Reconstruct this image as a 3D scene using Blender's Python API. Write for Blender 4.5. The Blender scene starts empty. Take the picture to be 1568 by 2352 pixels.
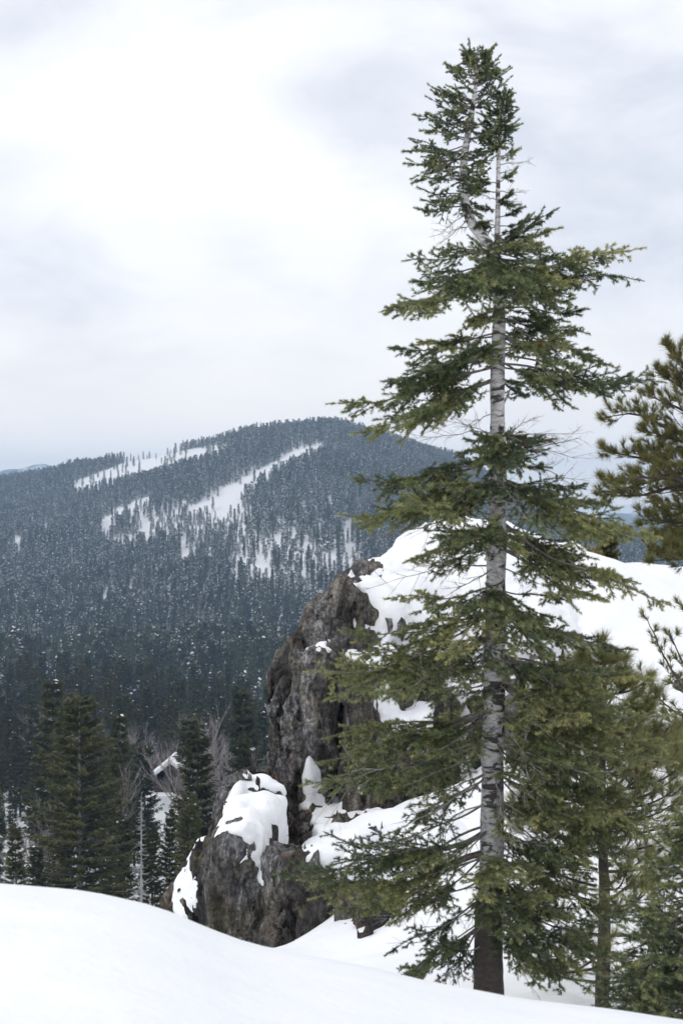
import bpy, math, random
import numpy as np
from mathutils import Vector

random.seed(7)
RNG = np.random.default_rng(7)
C = bpy.context.scene.collection
R = math.radians

# ------------------------------------------------------------------ camera
F = 3266.0                       # focal length in the units used below (a 1568 x 2352 frame)
CU, CV = 784.0, 1176.0
cam_d = bpy.data.cameras.new('camera')
cam_d.sensor_fit = 'VERTICAL'
cam_d.sensor_height = 36.0
cam_d.lens = 50.0
cam_d.clip_start = 0.1
cam_d.clip_end = 20000.0
cam_d.dof.use_dof = True
cam_d.dof.focus_distance = 22.0
cam_d.dof.aperture_fstop = 3.6
cam = bpy.data.objects.new('camera', cam_d)
C.objects.link(cam)
cam.rotation_euler = (R(90), 0, 0)
bpy.context.scene.camera = cam

# ------------------------------------------------------------------ sky, sun, exposure
SUN_EL, SUN_AZ = R(46), R(-112)          # azimuth from +Y, to the left
scn = bpy.context.scene
w = bpy.data.worlds.new('World')
scn.world = w
w.use_nodes = True
nt = w.node_tree
nt.nodes.clear()
def N(t, k, **kw):
    n = t.nodes.new(k)
    for a, b in kw.items():
        setattr(n, a, b)
    return n
def math_node(t, op, a, b=None, c=None, clamp=False):
    n = N(t, 'ShaderNodeMath', operation=op, use_clamp=clamp)
    for i, x in enumerate((a, b, c)):
        if x is None: continue
        if isinstance(x, (int, float)): n.inputs[i].default_value = x
        else: t.links.new(x, n.inputs[i])
    return n.outputs[0]
def ramp(t, fac, stops, interp='LINEAR'):
    n = N(t, 'ShaderNodeValToRGB')
    n.color_ramp.interpolation = interp
    e = n.color_ramp.elements
    while len(e) < len(stops): e.new(0.5)
    for q, (p, col) in zip(e, stops):
        q.position = p
        q.color = tuple(col) + (1,) if len(col) == 3 else col
    t.links.new(fac, n.inputs[0])
    return n.outputs[0]
def mixc(t, fac, a, b, mode='MIX'):
    n = N(t, 'ShaderNodeMix', data_type='RGBA', blend_type=mode)
    for s, x in ((n.inputs[0], fac), (n.inputs[6], a), (n.inputs[7], b)):
        if isinstance(x, (int, float)): s.default_value = x
        elif isinstance(x, tuple): s.default_value = x + (1,) if len(x) == 3 else x
        else: t.links.new(x, s)
    return n.outputs[2]

sky = N(nt, 'ShaderNodeTexSky', sky_type='NISHITA')
sky.sun_disc = False
sky.sun_elevation = SUN_EL
sky.sun_rotation = SUN_AZ
sky.altitude = 2000
tc = N(nt, 'ShaderNodeTexCoord')
def cloud_noise(scale, loc, st, detail, rough):
    m = N(nt, 'ShaderNodeMapping')
    m.inputs['Location'].default_value = loc
    m.inputs['Scale'].default_value = st
    nt.links.new(tc.outputs['Generated'], m.inputs[0])
    n = N(nt, 'ShaderNodeTexNoise')
    n.inputs['Scale'].default_value = scale
    n.inputs['Detail'].default_value = detail
    n.inputs['Roughness'].default_value = rough
    n.inputs['Distortion'].default_value = 0.35
    nt.links.new(m.outputs[0], n.inputs['Vector'])
    return n.outputs[0]
big = cloud_noise(2.6, (2.6, 0.7, 1.55), (1.0, 1.0, 1.9), 2, 0.45)
fine = cloud_noise(7.0, (3.1, 1.7, 0.4), (1.0, 1.0, 2.2), 6, 0.55)
cl = math_node(nt, 'ADD', math_node(nt, 'MULTIPLY', big, 0.68), math_node(nt, 'MULTIPLY', fine, 0.32))
cloud = ramp(nt, cl, [(0.40, (6.6, 6.85, 7.5)), (0.47, (8.3, 8.4, 8.75)), (0.54, (9.6, 9.5, 9.55)), (0.62, (10.1, 9.95, 9.9))])
sz_ = N(nt, 'ShaderNodeSeparateXYZ'); nt.links.new(tc.outputs['Generated'], sz_.inputs[0])
# thinner, brighter cloud towards the horizon
cloud = mixc(nt, ramp(nt, sz_.outputs[2], [(0.0, (1, 1, 1)), (0.15, (0, 0, 0))]), cloud, (13.2, 12.0, 10.8))
skyc = mixc(nt, 0.95, sky.outputs[0], cloud)
bg = N(nt, 'ShaderNodeBackground')
bg.inputs[1].default_value = 0.108
nt.links.new(skyc, bg.inputs[0])
nt.links.new(bg.outputs[0], N(nt, 'ShaderNodeOutputWorld').inputs[0])

sun_d = bpy.data.lights.new('sun', 'SUN')
sun_d.energy = 0.7
sun_d.angle = R(16)
sun_d.color = (1.0, 0.96, 0.9)
sun = bpy.data.objects.new('sun', sun_d)
C.objects.link(sun)
sd = Vector((math.sin(SUN_AZ) * math.cos(SUN_EL), math.cos(SUN_AZ) * math.cos(SUN_EL), math.sin(SUN_EL)))
sun.rotation_euler = sd.to_track_quat('Z', 'Y').to_euler()

scn.view_settings.view_transform = 'Standard'
scn.view_settings.look = 'None'
scn.view_settings.exposure = 0.24
scn.view_settings.gamma = 1.0
scn.view_settings.use_curve_mapping = False
scn.cycles.max_bounces = 6
scn.cycles.diffuse_bounces = 4
scn.cycles.transparent_max_bounces = 8

# ------------------------------------------------------------------ helpers
def P(u, v, d):
    return np.array([(u - CU) / F * d, d, (CV - v) / F * d])

def _hash(ix, iy, iz, seed):
    h = (ix.astype(np.uint32) * np.uint32(374761393) + iy.astype(np.uint32) * np.uint32(668265263)
         + iz.astype(np.uint32) * np.uint32(2147483647) + np.uint32((seed * 974634777) & 0xFFFFFFFF))
    h = (h ^ (h >> np.uint32(13))) * np.uint32(1274126177)
    h = (h ^ (h >> np.uint32(16))) * np.uint32(2246822519)
    h = h ^ (h >> np.uint32(15))
    return h.astype(np.float32) / np.float32(4294967295.0)

def vnoise(p, seed=0):
    p = np.asarray(p, np.float32)
    i = np.floor(p).astype(np.int64)
    f = (p - i).astype(np.float32)
    u = f * f * f * (f * (f * 6 - 15) + 10)
    r = 0
    for dx in (0, 1):
        wx = u[:, 0] if dx else 1 - u[:, 0]
        for dy in (0, 1):
            wy = u[:, 1] if dy else 1 - u[:, 1]
            for dz in (0, 1):
                wz = u[:, 2] if dz else 1 - u[:, 2]
                r = r + wx * wy * wz * _hash(i[:, 0] + dx, i[:, 1] + dy, i[:, 2] + dz, seed)
    return r * 2 - 1

def fbm(p, octv=4, seed=0, gain=0.5):
    p = np.asarray(p, np.float32)
    a, s, q = 1.0, 0.0, p
    for o in range(octv):
        s = s + a * vnoise(q, seed + o)
        q = q * 2.03 + 11.7
        a *= gain
    return s

def worley(p, seed=0):
    p = np.asarray(p, np.float32)
    i = np.floor(p).astype(np.int64)
    f = p - i
    d1 = np.full(len(p), 9.0, np.float32); d2 = d1.copy(); cid = np.zeros(len(p), np.float32)
    for dx in (-1, 0, 1):
        for dy in (-1, 0, 1):
            for dz in (-1, 0, 1):
                jx, jy, jz = i[:, 0] + dx, i[:, 1] + dy, i[:, 2] + dz
                d = np.sqrt((dx + _hash(jx, jy, jz, seed) - f[:, 0])**2 + (dy + _hash(jx, jy, jz, seed + 1) - f[:, 1])**2
                            + (dz + _hash(jx, jy, jz, seed + 2) - f[:, 2])**2)
                cid = np.where(d < d1, _hash(jx, jy, jz, seed + 3), cid)
                d2 = np.minimum(d2, np.maximum(d, d1)); d1 = np.minimum(d1, d)
    return d1, d2, cid

def noise2(x, y, s, octv=3, seed=0):
    p = np.stack([np.ravel(x) / s, np.ravel(y) / s, np.zeros(np.size(x))], 1)
    return fbm(p, octv, seed).reshape(np.shape(x))

def sstep(x, a, b):
    t = np.clip((np.asarray(x, float) - a) / (b - a), 0, 1)
    return t * t * (3 - 2 * t)

def unit(v):
    return v / np.maximum(np.linalg.norm(v, axis=-1, keepdims=True), 1e-9)

def mesh_from(name, V, Fc, mats, mat_idx=None, tint=None, smooth=False):
    V = np.ascontiguousarray(V, np.float32)
    Fc = np.ascontiguousarray(Fc, np.int32)
    k = Fc.shape[1]
    me = bpy.data.meshes.new(name)
    me.vertices.add(len(V)); me.vertices.foreach_set('co', V.ravel())
    me.loops.add(Fc.size); me.loops.foreach_set('vertex_index', Fc.ravel())
    me.polygons.add(len(Fc))
    me.polygons.foreach_set('loop_start', np.arange(0, Fc.size, k, dtype=np.int32))
    if mat_idx is not None:
        me.polygons.foreach_set('material_index', np.ascontiguousarray(mat_idx, np.int32))
    me.update(calc_edges=True)
    me.polygons.foreach_set('use_smooth', np.full(len(Fc), smooth, dtype=bool))
    if tint is not None:
        at = me.attributes.new('tint', 'FLOAT', 'POINT')
        at.data.foreach_set('value', np.ascontiguousarray(tint, np.float32))
    for m in mats: me.materials.append(m)
    return me

class Acc:
    """collects triangle soup for ONE mesh object"""
    def __init__(s): s.V, s.F, s.T, s.M, s.n = [], [], [], [], 0
    def add(s, V, Fc, mat=0, tint=0.5):
        if len(V) == 0: return
        s.V.append(V); s.F.append(np.asarray(Fc) + s.n)
        s.T.append(np.broadcast_to(np.asarray(tint, np.float32), (len(V),)))
        s.M.append(np.full(len(Fc), mat, np.int32)); s.n += len(V)
    def mesh(s, name, mats, smooth=False):
        if not s.V: return None
        return mesh_from(name, np.concatenate(s.V), np.concatenate(s.F), mats, np.concatenate(s.M), np.concatenate(s.T), smooth)
    def build(s, name, mats, parent=None, smooth=False):
        me = s.mesh(name, mats, smooth)
        return None if me is None else link(name, me, parent)

def link(name, data, parent=None, loc=None):
    o = bpy.data.objects.new(name, data)
    C.objects.link(o)
    if parent is not None:
        o.parent = parent
        if loc is None:
            o.location = -Vector(parent.get('base', (0, 0, 0)))
    if loc is not None: o.location = loc
    return o

def thing(name, label, cat, loc, group=None):
    """an Empty at the base of a thing; parts are built in world coordinates and shifted back"""
    o = bpy.data.objects.new(name, None)
    C.objects.link(o)
    o.location = tuple(float(x) for x in loc)
    o['base'] = [float(x) for x in loc]
    return tag(o, label, cat, group)

def tag(o, label=None, cat=None, group=None, kind=None):
    if label: o['label'] = label
    if cat: o['category'] = cat
    if group: o['group'] = group
    if kind: o['kind'] = kind
    return o

def tube(path, rad, ns=6, jit=0.0, rng=None, cap=True):
    path = np.asarray(path, float); n = len(path)
    rad = np.broadcast_to(np.asarray(rad, float), (n,))
    T = unit(np.gradient(path, axis=0))
    ref = np.array([0, 0, 1.0]) if abs(T[0, 2]) < 0.8 else np.array([1.0, 0, 0])
    A = unit(np.cross(T, ref)); B = np.cross(T, A)
    ang = np.arange(ns) * 2 * math.pi / ns
    rr = rad[:, None] * np.ones((1, ns))
    if jit and rng is not None: rr = rr * (1 + jit * rng.standard_normal((n, ns)))
    V = path[:, None, :] + rr[..., None] * (np.cos(ang)[None, :, None] * A[:, None, :] + np.sin(ang)[None, :, None] * B[:, None, :])
    i = np.arange(n - 1)[:, None] * ns; j = np.arange(ns)[None, :]; k = (j + 1) % ns
    a, b, c, d = (i + j).ravel(), (i + k).ravel(), (i + ns + k).ravel(), (i + ns + j).ravel()
    Fc = np.concatenate([np.stack([a, b, c], 1), np.stack([a, c, d], 1)])
    return V.reshape(-1, 3), Fc

def tubes_multi(P0, P1, r0, r1, ns=3):
    """many straight tapered twigs at once"""
    n = len(P0)
    T = unit(P1 - P0)
    ref = np.where(np.abs(T[:, 2:3]) < 0.8, np.array([[0, 0, 1.0]]), np.array([[1.0, 0, 0]]))
    A = unit(np.cross(T, ref)); B = np.cross(T, A)
    ang = np.arange(ns) * 2 * math.pi / ns
    off = np.cos(ang)[None, :, None] * A[:, None, :] + np.sin(ang)[None, :, None] * B[:, None, :]
    V = np.concatenate([P0[:, None] + off * np.reshape(r0, (-1, 1, 1)), P1[:, None] + off * np.reshape(r1, (-1, 1, 1))], 1)
    j = np.arange(ns); k = (j + 1) % ns
    f = np.concatenate([np.stack([j, k, ns + k], 1), np.stack([j, ns + k, ns + j], 1)])
    Fc = f[None] + (np.arange(n) * 2 * ns)[:, None, None]
    return V.reshape(-1, 3), Fc.reshape(-1, 3)

def needles(P0, D, L, per, nlen, wid, amin, amax, rng, tint, lift=0.0, tspan=(0.0, 1.0)):
    """needle triangles round many shoots: starts P0, unit directions D, lengths L"""
    n = len(P0)
    if n == 0: return np.zeros((0, 3)), np.zeros((0, 3), int), np.zeros(0)
    m = per
    t = rng.uniform(tspan[0], tspan[1], (n, m))
    az = rng.uniform(0, 2 * math.pi, (n, m))
    al = rng.uniform(amin, amax, (n, m))
    ref = np.where(np.abs(D[:, 2:3]) < 0.9, np.array([[0, 0, 1.0]]), np.array([[1.0, 0, 0]]))
    A = unit(np.cross(D, ref)); B = np.cross(A, D)
    rad = np.cos(az)[..., None] * A[:, None] + np.sin(az)[..., None] * B[:, None]
    if np.ndim(lift) or lift: rad = unit(rad + np.array([0, 0, 1.0]) * lift)
    d = D[:, None] * np.cos(al)[..., None] + rad * np.sin(al)[..., None]
    base = P0[:, None] + D[:, None] * (t * L[:, None])[..., None]
    ln = nlen * rng.uniform(0.75, 1.15, (n, m))
    tip = base + d * ln[..., None]
    # blades lie flat on the round brush, so that its top catches the sky and its underside stays dark
    side = unit(np.cross(d, rad) + 0.35 * rng.standard_normal((n, m, 3))) * (wid * 0.5)
    V = np.stack([base - side, base + side, tip], 2).reshape(-1, 3)
    Fc = np.arange(n * m * 3).reshape(-1, 3)
    T = np.repeat(np.clip(tint[:, None] + rng.normal(0, 0.06, (n, m)), 0, 1).ravel(), 3)
    return V, Fc, T

# ------------------------------------------------------------------ materials
def new_mat(name):
    m = bpy.data.materials.new(name)
    m.use_nodes = True
    t = m.node_tree
    return m, t, t.nodes['Principled BSDF']
def coords(t, scale=(1, 1, 1), out='Object'):
    c = N(t, 'ShaderNodeTexCoord')
    m = N(t, 'ShaderNodeMapping')
    m.inputs['Scale'].default_value = scale
    t.links.new(c.outputs[out], m.inputs[0])
    return m.outputs[0]
def tnoise(t, vec, scale, detail=4, rough=0.55, dist=0.0):
    n = N(t, 'ShaderNodeTexNoise')
    n.inputs['Scale'].default_value = scale
    n.inputs['Detail'].default_value = detail
    n.inputs['Roughness'].default_value = rough
    n.inputs['Distortion'].default_value = dist
    t.links.new(vec, n.inputs['Vector'])
    return n.outputs[0]
def bump(t, b, h, strength, dist):
    n = N(t, 'ShaderNodeBump')
    n.inputs['Strength'].default_value = strength
    n.inputs['Distance'].default_value = dist
    t.links.new(h, n.inputs['Height'])
    t.links.new(n.outputs[0], b.inputs['Normal'])
    return n

def snow_material(name, bs=0.02, fine=14.0):
    m, t, b = new_mat(name)
    v = coords(t)
    a = tnoise(t, v, 1.3, 4, 0.5)
    t.links.new(ramp(t, a, [(0.3, (0.83, 0.85, 0.89)), (0.7, (0.90, 0.91, 0.925))]), b.inputs['Base Color'])
    b.inputs['Roughness'].default_value = 0.75
    b.inputs['Specular IOR Level'].default_value = 0.2
    h = math_node(t, 'ADD', tnoise(t, v, fine, 5, 0.6), math_node(t, 'MULTIPLY', tnoise(t, v, 2.2, 3, 0.5), 2.0))
    bump(t, b, h, 0.5, bs)
    return m
M_snow = snow_material('snow', 0.03)
M_snow_far = snow_material('snow_far', 0.5, 0.4)

def needle_material(name, stops, rnd=0.0, transl=0.25):
    m, t, b = new_mat(name)
    at = N(t, 'ShaderNodeAttribute'); at.attribute_name = 'tint'
    f = at.outputs['Fac']
    if rnd:
        oi = N(t, 'ShaderNodeObjectInfo')
        f = math_node(t, 'ADD', f, math_node(t, 'MULTIPLY', math_node(t, 'SUBTRACT', oi.outputs['Random'], 0.5), rnd))
    col = ramp(t, f, stops)
    t.links.new(col, b.inputs['Base Color'])
    b.inputs['Roughness'].default_value = 0.55
    b.inputs['Specular IOR Level'].default_value = 0.35
    if transl:
        tr = N(t, 'ShaderNodeBsdfTranslucent')
        t.links.new(col, tr.inputs[0])
        mx = N(t, 'ShaderNodeMixShader'); mx.inputs[0].default_value = transl
        t.links.new(b.outputs[0], mx.inputs[1]); t.links.new(tr.outputs[0], mx.inputs[2])
        t.links.new(mx.outputs[0], t.nodes['Material Output'].inputs[0])
    return m
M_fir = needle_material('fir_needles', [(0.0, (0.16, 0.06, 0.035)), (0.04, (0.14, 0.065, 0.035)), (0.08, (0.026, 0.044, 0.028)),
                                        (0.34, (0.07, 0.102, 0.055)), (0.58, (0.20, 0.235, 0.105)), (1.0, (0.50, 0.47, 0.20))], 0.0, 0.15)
M_pine = needle_material('pine_needles', [(0.0, (0.06, 0.065, 0.022)), (0.5, (0.16, 0.16, 0.055)), (1.0, (0.30, 0.27, 0.09))], 0.0, 0.25)
M_sapling = needle_material('young_pine_needles', [(0.0, (0.07, 0.085, 0.035)), (0.5, (0.24, 0.245, 0.105)), (1.0, (0.42, 0.40, 0.17))], 0.0, 0.25)
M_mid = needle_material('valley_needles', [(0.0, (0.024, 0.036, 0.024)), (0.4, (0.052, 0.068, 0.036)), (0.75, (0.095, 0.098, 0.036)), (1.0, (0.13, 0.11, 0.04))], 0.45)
M_olive = needle_material('olive_needles', [(0.0, (0.026, 0.034, 0.016)), (0.5, (0.066, 0.074, 0.027)), (1.0, (0.13, 0.12, 0.04))], 0.2)
M_far = needle_material('forest_needles', [(0.0, (0.018, 0.034, 0.028)), (0.5, (0.052, 0.080, 0.055)), (1.0, (0.13, 0.155, 0.085))], 0.9, 0.0)
M_gold = needle_material('bush_leaves', [(0.0, (0.12, 0.10, 0.03)), (0.5, (0.26, 0.22, 0.07)), (1.0, (0.38, 0.32, 0.1))])

def bark_material(name, lo, hi, mark, scale, sz=(1, 1, 1), bs=0.01, mark_pos=0.42):
    m, t, b = new_mat(name)
    v = coords(t, sz)
    n1 = tnoise(t, v, scale, 5, 0.6)
    n2 = tnoise(t, v, scale * 3.1, 4, 0.6, 0.4)
    c = ramp(t, n1, [(0.3, lo), (0.7, hi)])
    c = mixc(t, ramp(t, n2, [(mark_pos - 0.05, (1, 1, 1)), (mark_pos + 0.02, (0, 0, 0))]), c, mark)
    t.links.new(c, b.inputs['Base Color'])
    b.inputs['Roughness'].default_value = 0.85
    bump(t, b, n2, 0.6, bs)
    return m
M_twig = bark_material('twig_wood', (0.15, 0.135, 0.125), (0.27, 0.25, 0.235), (0.08, 0.07, 0.06), 9.0)
M_dead = bark_material('dead_wood', (0.24, 0.22, 0.21), (0.42, 0.40, 0.39), (0.12, 0.10, 0.09), 9.0)
M_pinebark = bark_material('pine_bark', (0.04, 0.033, 0.032), (0.085, 0.07, 0.065), (0.02, 0.017, 0.016), 8.0)
M_trunk_far = bark_material('valley_bark', (0.06, 0.05, 0.045), (0.14, 0.12, 0.11), (0.03, 0.025, 0.02), 1.0, bs=0.05)
M_bare = bark_material('bare_wood', (0.21, 0.19, 0.195), (0.34, 0.315, 0.32), (0.14, 0.12, 0.12), 1.0, bs=0.02)
M_snag = bark_material('snag_wood', (0.22, 0.22, 0.215), (0.40, 0.40, 0.39), (0.14, 0.13, 0.12), 1.0, bs=0.02)

def fir_trunk_material():
    m, t, b = new_mat('fir_bark')
    v = coords(t, (1, 1, 2.6))
    n1 = tnoise(t, v, 5.0, 6, 0.65, 0.6)
    n2 = tnoise(t, v, 16.0, 5, 0.6)
    n3 = tnoise(t, coords(t, (1, 1, 0.9)), 2.7, 4, 0.55, 0.8)
    pale = ramp(t, n2, [(0.38, (0.36, 0.355, 0.36)), (0.58, (0.68, 0.675, 0.68))])
    dark = ramp(t, n2, [(0.3, (0.035, 0.027, 0.025)), (0.7, (0.10, 0.08, 0.072))])
    marks = ramp(t, n1, [(0.43, (1, 1, 1)), (0.475, (0, 0, 0))])
    c = mixc(t, marks, pale, (0.07, 0.062, 0.06))
    scars = ramp(t, n3, [(0.36, (1, 1, 1)), (0.395, (0, 0, 0))])
    c = mixc(t, scars, c, (0.035, 0.03, 0.028))
    g = N(t, 'ShaderNodeNewGeometry'); s = N(t, 'ShaderNodeSeparateXYZ')
    t.links.new(g.outputs['Position'], s.inputs[0])
    hgt = math_node(t, 'ADD', s.outputs[2], math_node(t, 'MULTIPLY', n3, 1.4))
    lowf = ramp(t, math_node(t, 'MULTIPLY_ADD', hgt, 1.1, 3.25), [(0.0, (1, 1, 1)), (1.0, (0, 0, 0))])
    c = mixc(t, lowf, c, dark)
    t.links.new(c, b.inputs['Base Color'])
    b.inputs['Roughness'].default_value = 0.8
    bump(t, b, math_node(t, 'ADD', n1, n2), 0.6, 0.02)
    return m
M_firbark = fir_trunk_material()

def rock_material(name, pale=0.0):
    m, t, b = new_mat(name)
    v = coords(t)
    vs = coords(t, (1, 1, 0.32))
    n1 = tnoise(t, vs, 1.1, 6, 0.62, 0.5)
    n2 = tnoise(t, v, 5.0, 7, 0.68, 0.3)
    n3 = tnoise(t, vs, 0.55, 4, 0.55, 0.7)
    n4 = tnoise(t, v, 0.9, 5, 0.6)
    n5 = tnoise(t, vs, 14.0, 5, 0.7)
    c = ramp(t, n1, [(0.37, (0.035, 0.032, 0.033)), (0.46, (0.09, 0.082, 0.077)), (0.53, (0.18, 0.16, 0.14)), (0.62, (0.36, 0.33, 0.29))])
    c = mixc(t, ramp(t, n3, [(0.52, (0, 0, 0)), (0.585, (0.85, 0.85, 0.85))]), c, ramp(t, n5, [(0.42, (0.16, 0.16, 0.165)), (0.58, (0.42, 0.42, 0.43))]))
    c = mixc(t, math_node(t, 'MULTIPLY', ramp(t, n4, [(0.53, (0, 0, 0)), (0.60, (1, 1, 1))]), 0.5), c, (0.14, 0.12, 0.045))
    c = mixc(t, math_node(t, 'MULTIPLY', ramp(t, tnoise(t, v, 0.7, 5, 0.6, 0.6), [(0.57, (0, 0, 0)), (0.66, (1, 1, 1))]), 0.6), c, (0.22, 0.125, 0.08))
    c = mixc(t, 0.85, c, ramp(t, n2, [(0.38, (0.28, 0.28, 0.28)), (0.5, (0.85, 0.85, 0.85)), (0.62, (1.25, 1.25, 1.25))]), 'MULTIPLY')
    c = mixc(t, 0.35, c, ramp(t, n5, [(0.40, (0.4, 0.4, 0.4)), (0.58, (1.1, 1.1, 1.1))]), 'MULTIPLY')
    st = tnoise(t, coords(t, (1, 1, 0.10)), 4.2, 5, 0.65, 0.3)                     # dark streaks running down
    c = mixc(t, 0.75, c, ramp(t, st, [(0.40, (0.32, 0.32, 0.33)), (0.50, (0.9, 0.9, 0.9)), (0.60, (1.3, 1.28, 1.25))]), 'MULTIPLY')
    n6 = tnoise(t, v, 13.0, 6, 0.72)
    c = mixc(t, 0.8, c, ramp(t, n6, [(0.40, (0.4, 0.4, 0.4)), (0.50, (0.95, 0.95, 0.95)), (0.60, (1.5, 1.5, 1.48))]), 'MULTIPLY')
    if pale:
        c = mixc(t, pale, c, ramp(t, n5, [(0.3, (0.17, 0.165, 0.17)), (0.7, (0.36, 0.35, 0.35))]))
    t.links.new(c, b.inputs['Base Color'])
    b.inputs['Roughness'].default_value = 0.85
    wr = math_node(t, 'ABSOLUTE', math_node(t, 'SUBTRACT', tnoise(t, coords(t, (1, 1, 0.28)), 4.5, 5, 0.6, 0.6), 0.5))
    h = math_node(t, 'ADD', math_node(t, 'ADD', n2, math_node(t, 'MULTIPLY', n5, 0.4)), math_node(t, 'MULTIPLY', wr, 2.2))
    bump(t, b, h, 1.0, 0.2)
    return m
M_rock = rock_material('rock')
M_rock_pale = rock_material('pale_rock', 0.6)

# ------------------------------------------------------------------ terrain functions
CREST_U = np.array([-600, 0, 200, 370, 470, 570, 650, 850, 950, 1100, 1170, 1400, 1568, 2200.])
CREST_V = np.array([1985, 2030, 2046, 2085, 2129, 2168, 2186, 2224, 2250, 2274, 2290, 2312, 2338, 2420.])
RC = 7.5
def screen_u(x, y): return np.clip(CU + F * x / np.maximum(y, 0.8), -900, 2600)
def mound(x, y):
    u = screen_u(x, y)
    # smooth interpolation of the crest line
    us = np.linspace(-600, 2200, 281)
    vs = np.interp(us, CREST_U, CREST_V); k = np.ones(9) / 9
    vs = np.convolve(np.pad(vs, 4, 'edge'), k, 'valid')
    th = (np.interp(u, us, vs) - CV) / F
    r = np.clip(y, 0, None)
    return -th * r - 1.65 / RC**2 * (r - RC)**2 * np.where(r > RC, 0.75, 1.0)

def tps_fit(pts):
    pts = np.asarray(pts, float); X = pts[:, :2]; n = len(X)
    d = np.linalg.norm(X[:, None] - X[None], axis=2)
    K = np.where(d > 0, d**2 * np.log(d + 1e-9), 0) + np.eye(n) * 0.05
    Q = np.concatenate([np.ones((n, 1)), X], 1)
    A = np.block([[K, Q], [Q.T, np.zeros((3, 3))]])
    c = np.linalg.solve(A, np.concatenate([pts[:, 2], np.zeros(3)]))
    def f(x, y):
        sh = np.shape(x); q = np.stack([np.ravel(x), np.ravel(y)], 1); out = np.zeros(len(q))
        for i in range(n):
            dd = np.linalg.norm(q - X[i], axis=1)
            out += c[i] * dd**2 * np.log(dd + 1e-9)
        return (out + c[n] + q @ c[n + 1:]).reshape(sh)
    return f
MID_PTS = [P(*a) for a in [
    (500, 2260, 17), (640, 2180, 20), (720, 2100, 22), (800, 2195, 19), (900, 2110, 20), (1000, 1960, 24), (1000, 1850, 28), (880, 1890, 28),
    (1120, 2330, 12), (1385, 2330, 11), (900, 2300, 13), (1100, 2020, 20), (1250, 1800, 25), (1250, 2050, 18), (1350, 1660, 29),
    (1500, 2000, 18), (1500, 1800, 24), (1500, 1500, 32), (1300, 1400, 34), (1200, 1310, 36), (1060, 1215, 38), (1150, 1216, 38.5), (1260, 1256, 39),
    (1460, 1300, 40), (1568, 1306, 42), (1700, 1310, 42), (1700, 1500, 33), (1700, 1850, 22), (1700, 2300, 13), 
    (640, 2260, 29), (760, 2190, 30), (880, 1960, 31), (1000, 1880, 31.5), (900, 1960, 34), (1010, 1800, 34), (1120, 1720, 33), (1150, 1300, 46), (1460, 1400, 50), (1700, 1400, 52), (980, 1330, 44)]]
mid_f = tps_fit(MID_PTS)

BASE_Y = np.array([0, 12, 60, 140, 250, 400, 600, 900, 1000, 6000.])
BASE_Z = np.array([-1.6, -3.6, -18, -42, -60, -74, -86, -93, -93, -93.])
RIDGE_U = np.array([-900, -300, 0, 100, 230, 400, 450, 520, 640, 700, 760, 830, 900, 1000, 1100, 1200, 1300, 1480, 1800, 2600.])
RIDGE_V = np.array([1150, 1118, 1103, 1085, 1060, 1026, 1010, 994, 975, 966, 962, 982, 1003, 1030, 1078, 1150, 1205, 1236, 1250, 1260.])
RIDGE_Y = np.array([2500, 2400, 2300, 2250, 2150, 2000, 1980, 1950, 1900, 1880, 1880, 1920, 1960, 2050, 2150, 2250, 2300, 2300, 2300, 2300.])
def far_z(x, y):
    u = screen_u(x, y)
    bz = np.interp(y, BASE_Y, BASE_Z)
    yr = np.interp(u, RIDGE_U, RIDGE_Y)
    zr = (CV - np.interp(u, RIDGE_U, RIDGE_V)) / F * yr
    t = np.clip((y - 950) / (yr - 950), 0, None)
    s = np.where(t < 1, t**1.3, 1 - 1.6 * (t - 1)**1.2)
    s = s - 0.05 * np.exp(-((t - 1) / 0.08)**2)
    z = bz + (zr - bz) * np.maximum(s, -0.05)
    amp = 14 * np.clip((y - 300) / 900, 0, 1) * np.clip((yr - y) / 300, 0, 1)
    return z + amp * noise2(x - 0.3 * y, y * 0.6, 210.0, 3, 5)

def ground(x, y):
    x = np.asarray(x, float); y = np.asarray(y, float)
    u = screen_u(x, y)
    left = far_z(x, y)
    near = y < 110
    m = left.copy()
    if near.any():
        m[near] = mid_f(np.clip(x[near], -6, 18), np.clip(y[near], 9, 54))
    wr = sstep(u, 470, 800) * (1 - sstep(y, 43, 72))
    z = left * (1 - wr) + m * wr
    k = sstep(y, 10.0, 14.5)
    z = np.where(y < 14.6, mound(x, np.minimum(y, 14.6)) * (1 - k) + z * k, z)
    z = np.where(y < 0, -1.65, z)
    return z
def gz(x, y): return float(ground(np.array([x]), np.array([y]))[0])

def grid_faces(nx, ny):
    i = np.arange(ny - 1)[:, None] * nx; j = np.arange(nx - 1)[None, :]
    a = (i + j).ravel()
    return np.stack([a, a + 1, a + 1 + nx, a + nx], 1)

# near snow field
def spaced(a, segs):
    out = [a]
    for b, st in segs:
        n = max(1, int(round((b - out[-1]) / st)))
        out += list(np.linspace(out[-1], b, n + 1)[1:])
    return np.array(out)
gx = spaced(-60, [(-14, 3), (-8, 0.5), (14, 0.12), (24, 0.5), (60, 3)])
gy = spaced(-60, [(-4, 3), (3, 0.5), (16, 0.1), (44, 0.22), (80, 0.8)])
XX, YY = np.meshgrid(gx, gy)
ZZ = ground(XX, YY)
amp = 0.05 * sstep(YY, 9, 14) + 0.012
ZZ = ZZ + amp * noise2(XX, YY, 1.6, 4, 21) * (1 - sstep(YY, 60, 80)) + 0.25 * sstep(YY, 15, 22) * (1 - sstep(YY, 36, 50)) * noise2(XX, YY, 4.5, 2, 31)
edge = np.maximum(sstep(np.abs(XX), 50, 60), np.maximum(sstep(YY, 72, 80), sstep(-YY, 52, 60)))
ZZ -= 0.12 * edge
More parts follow.
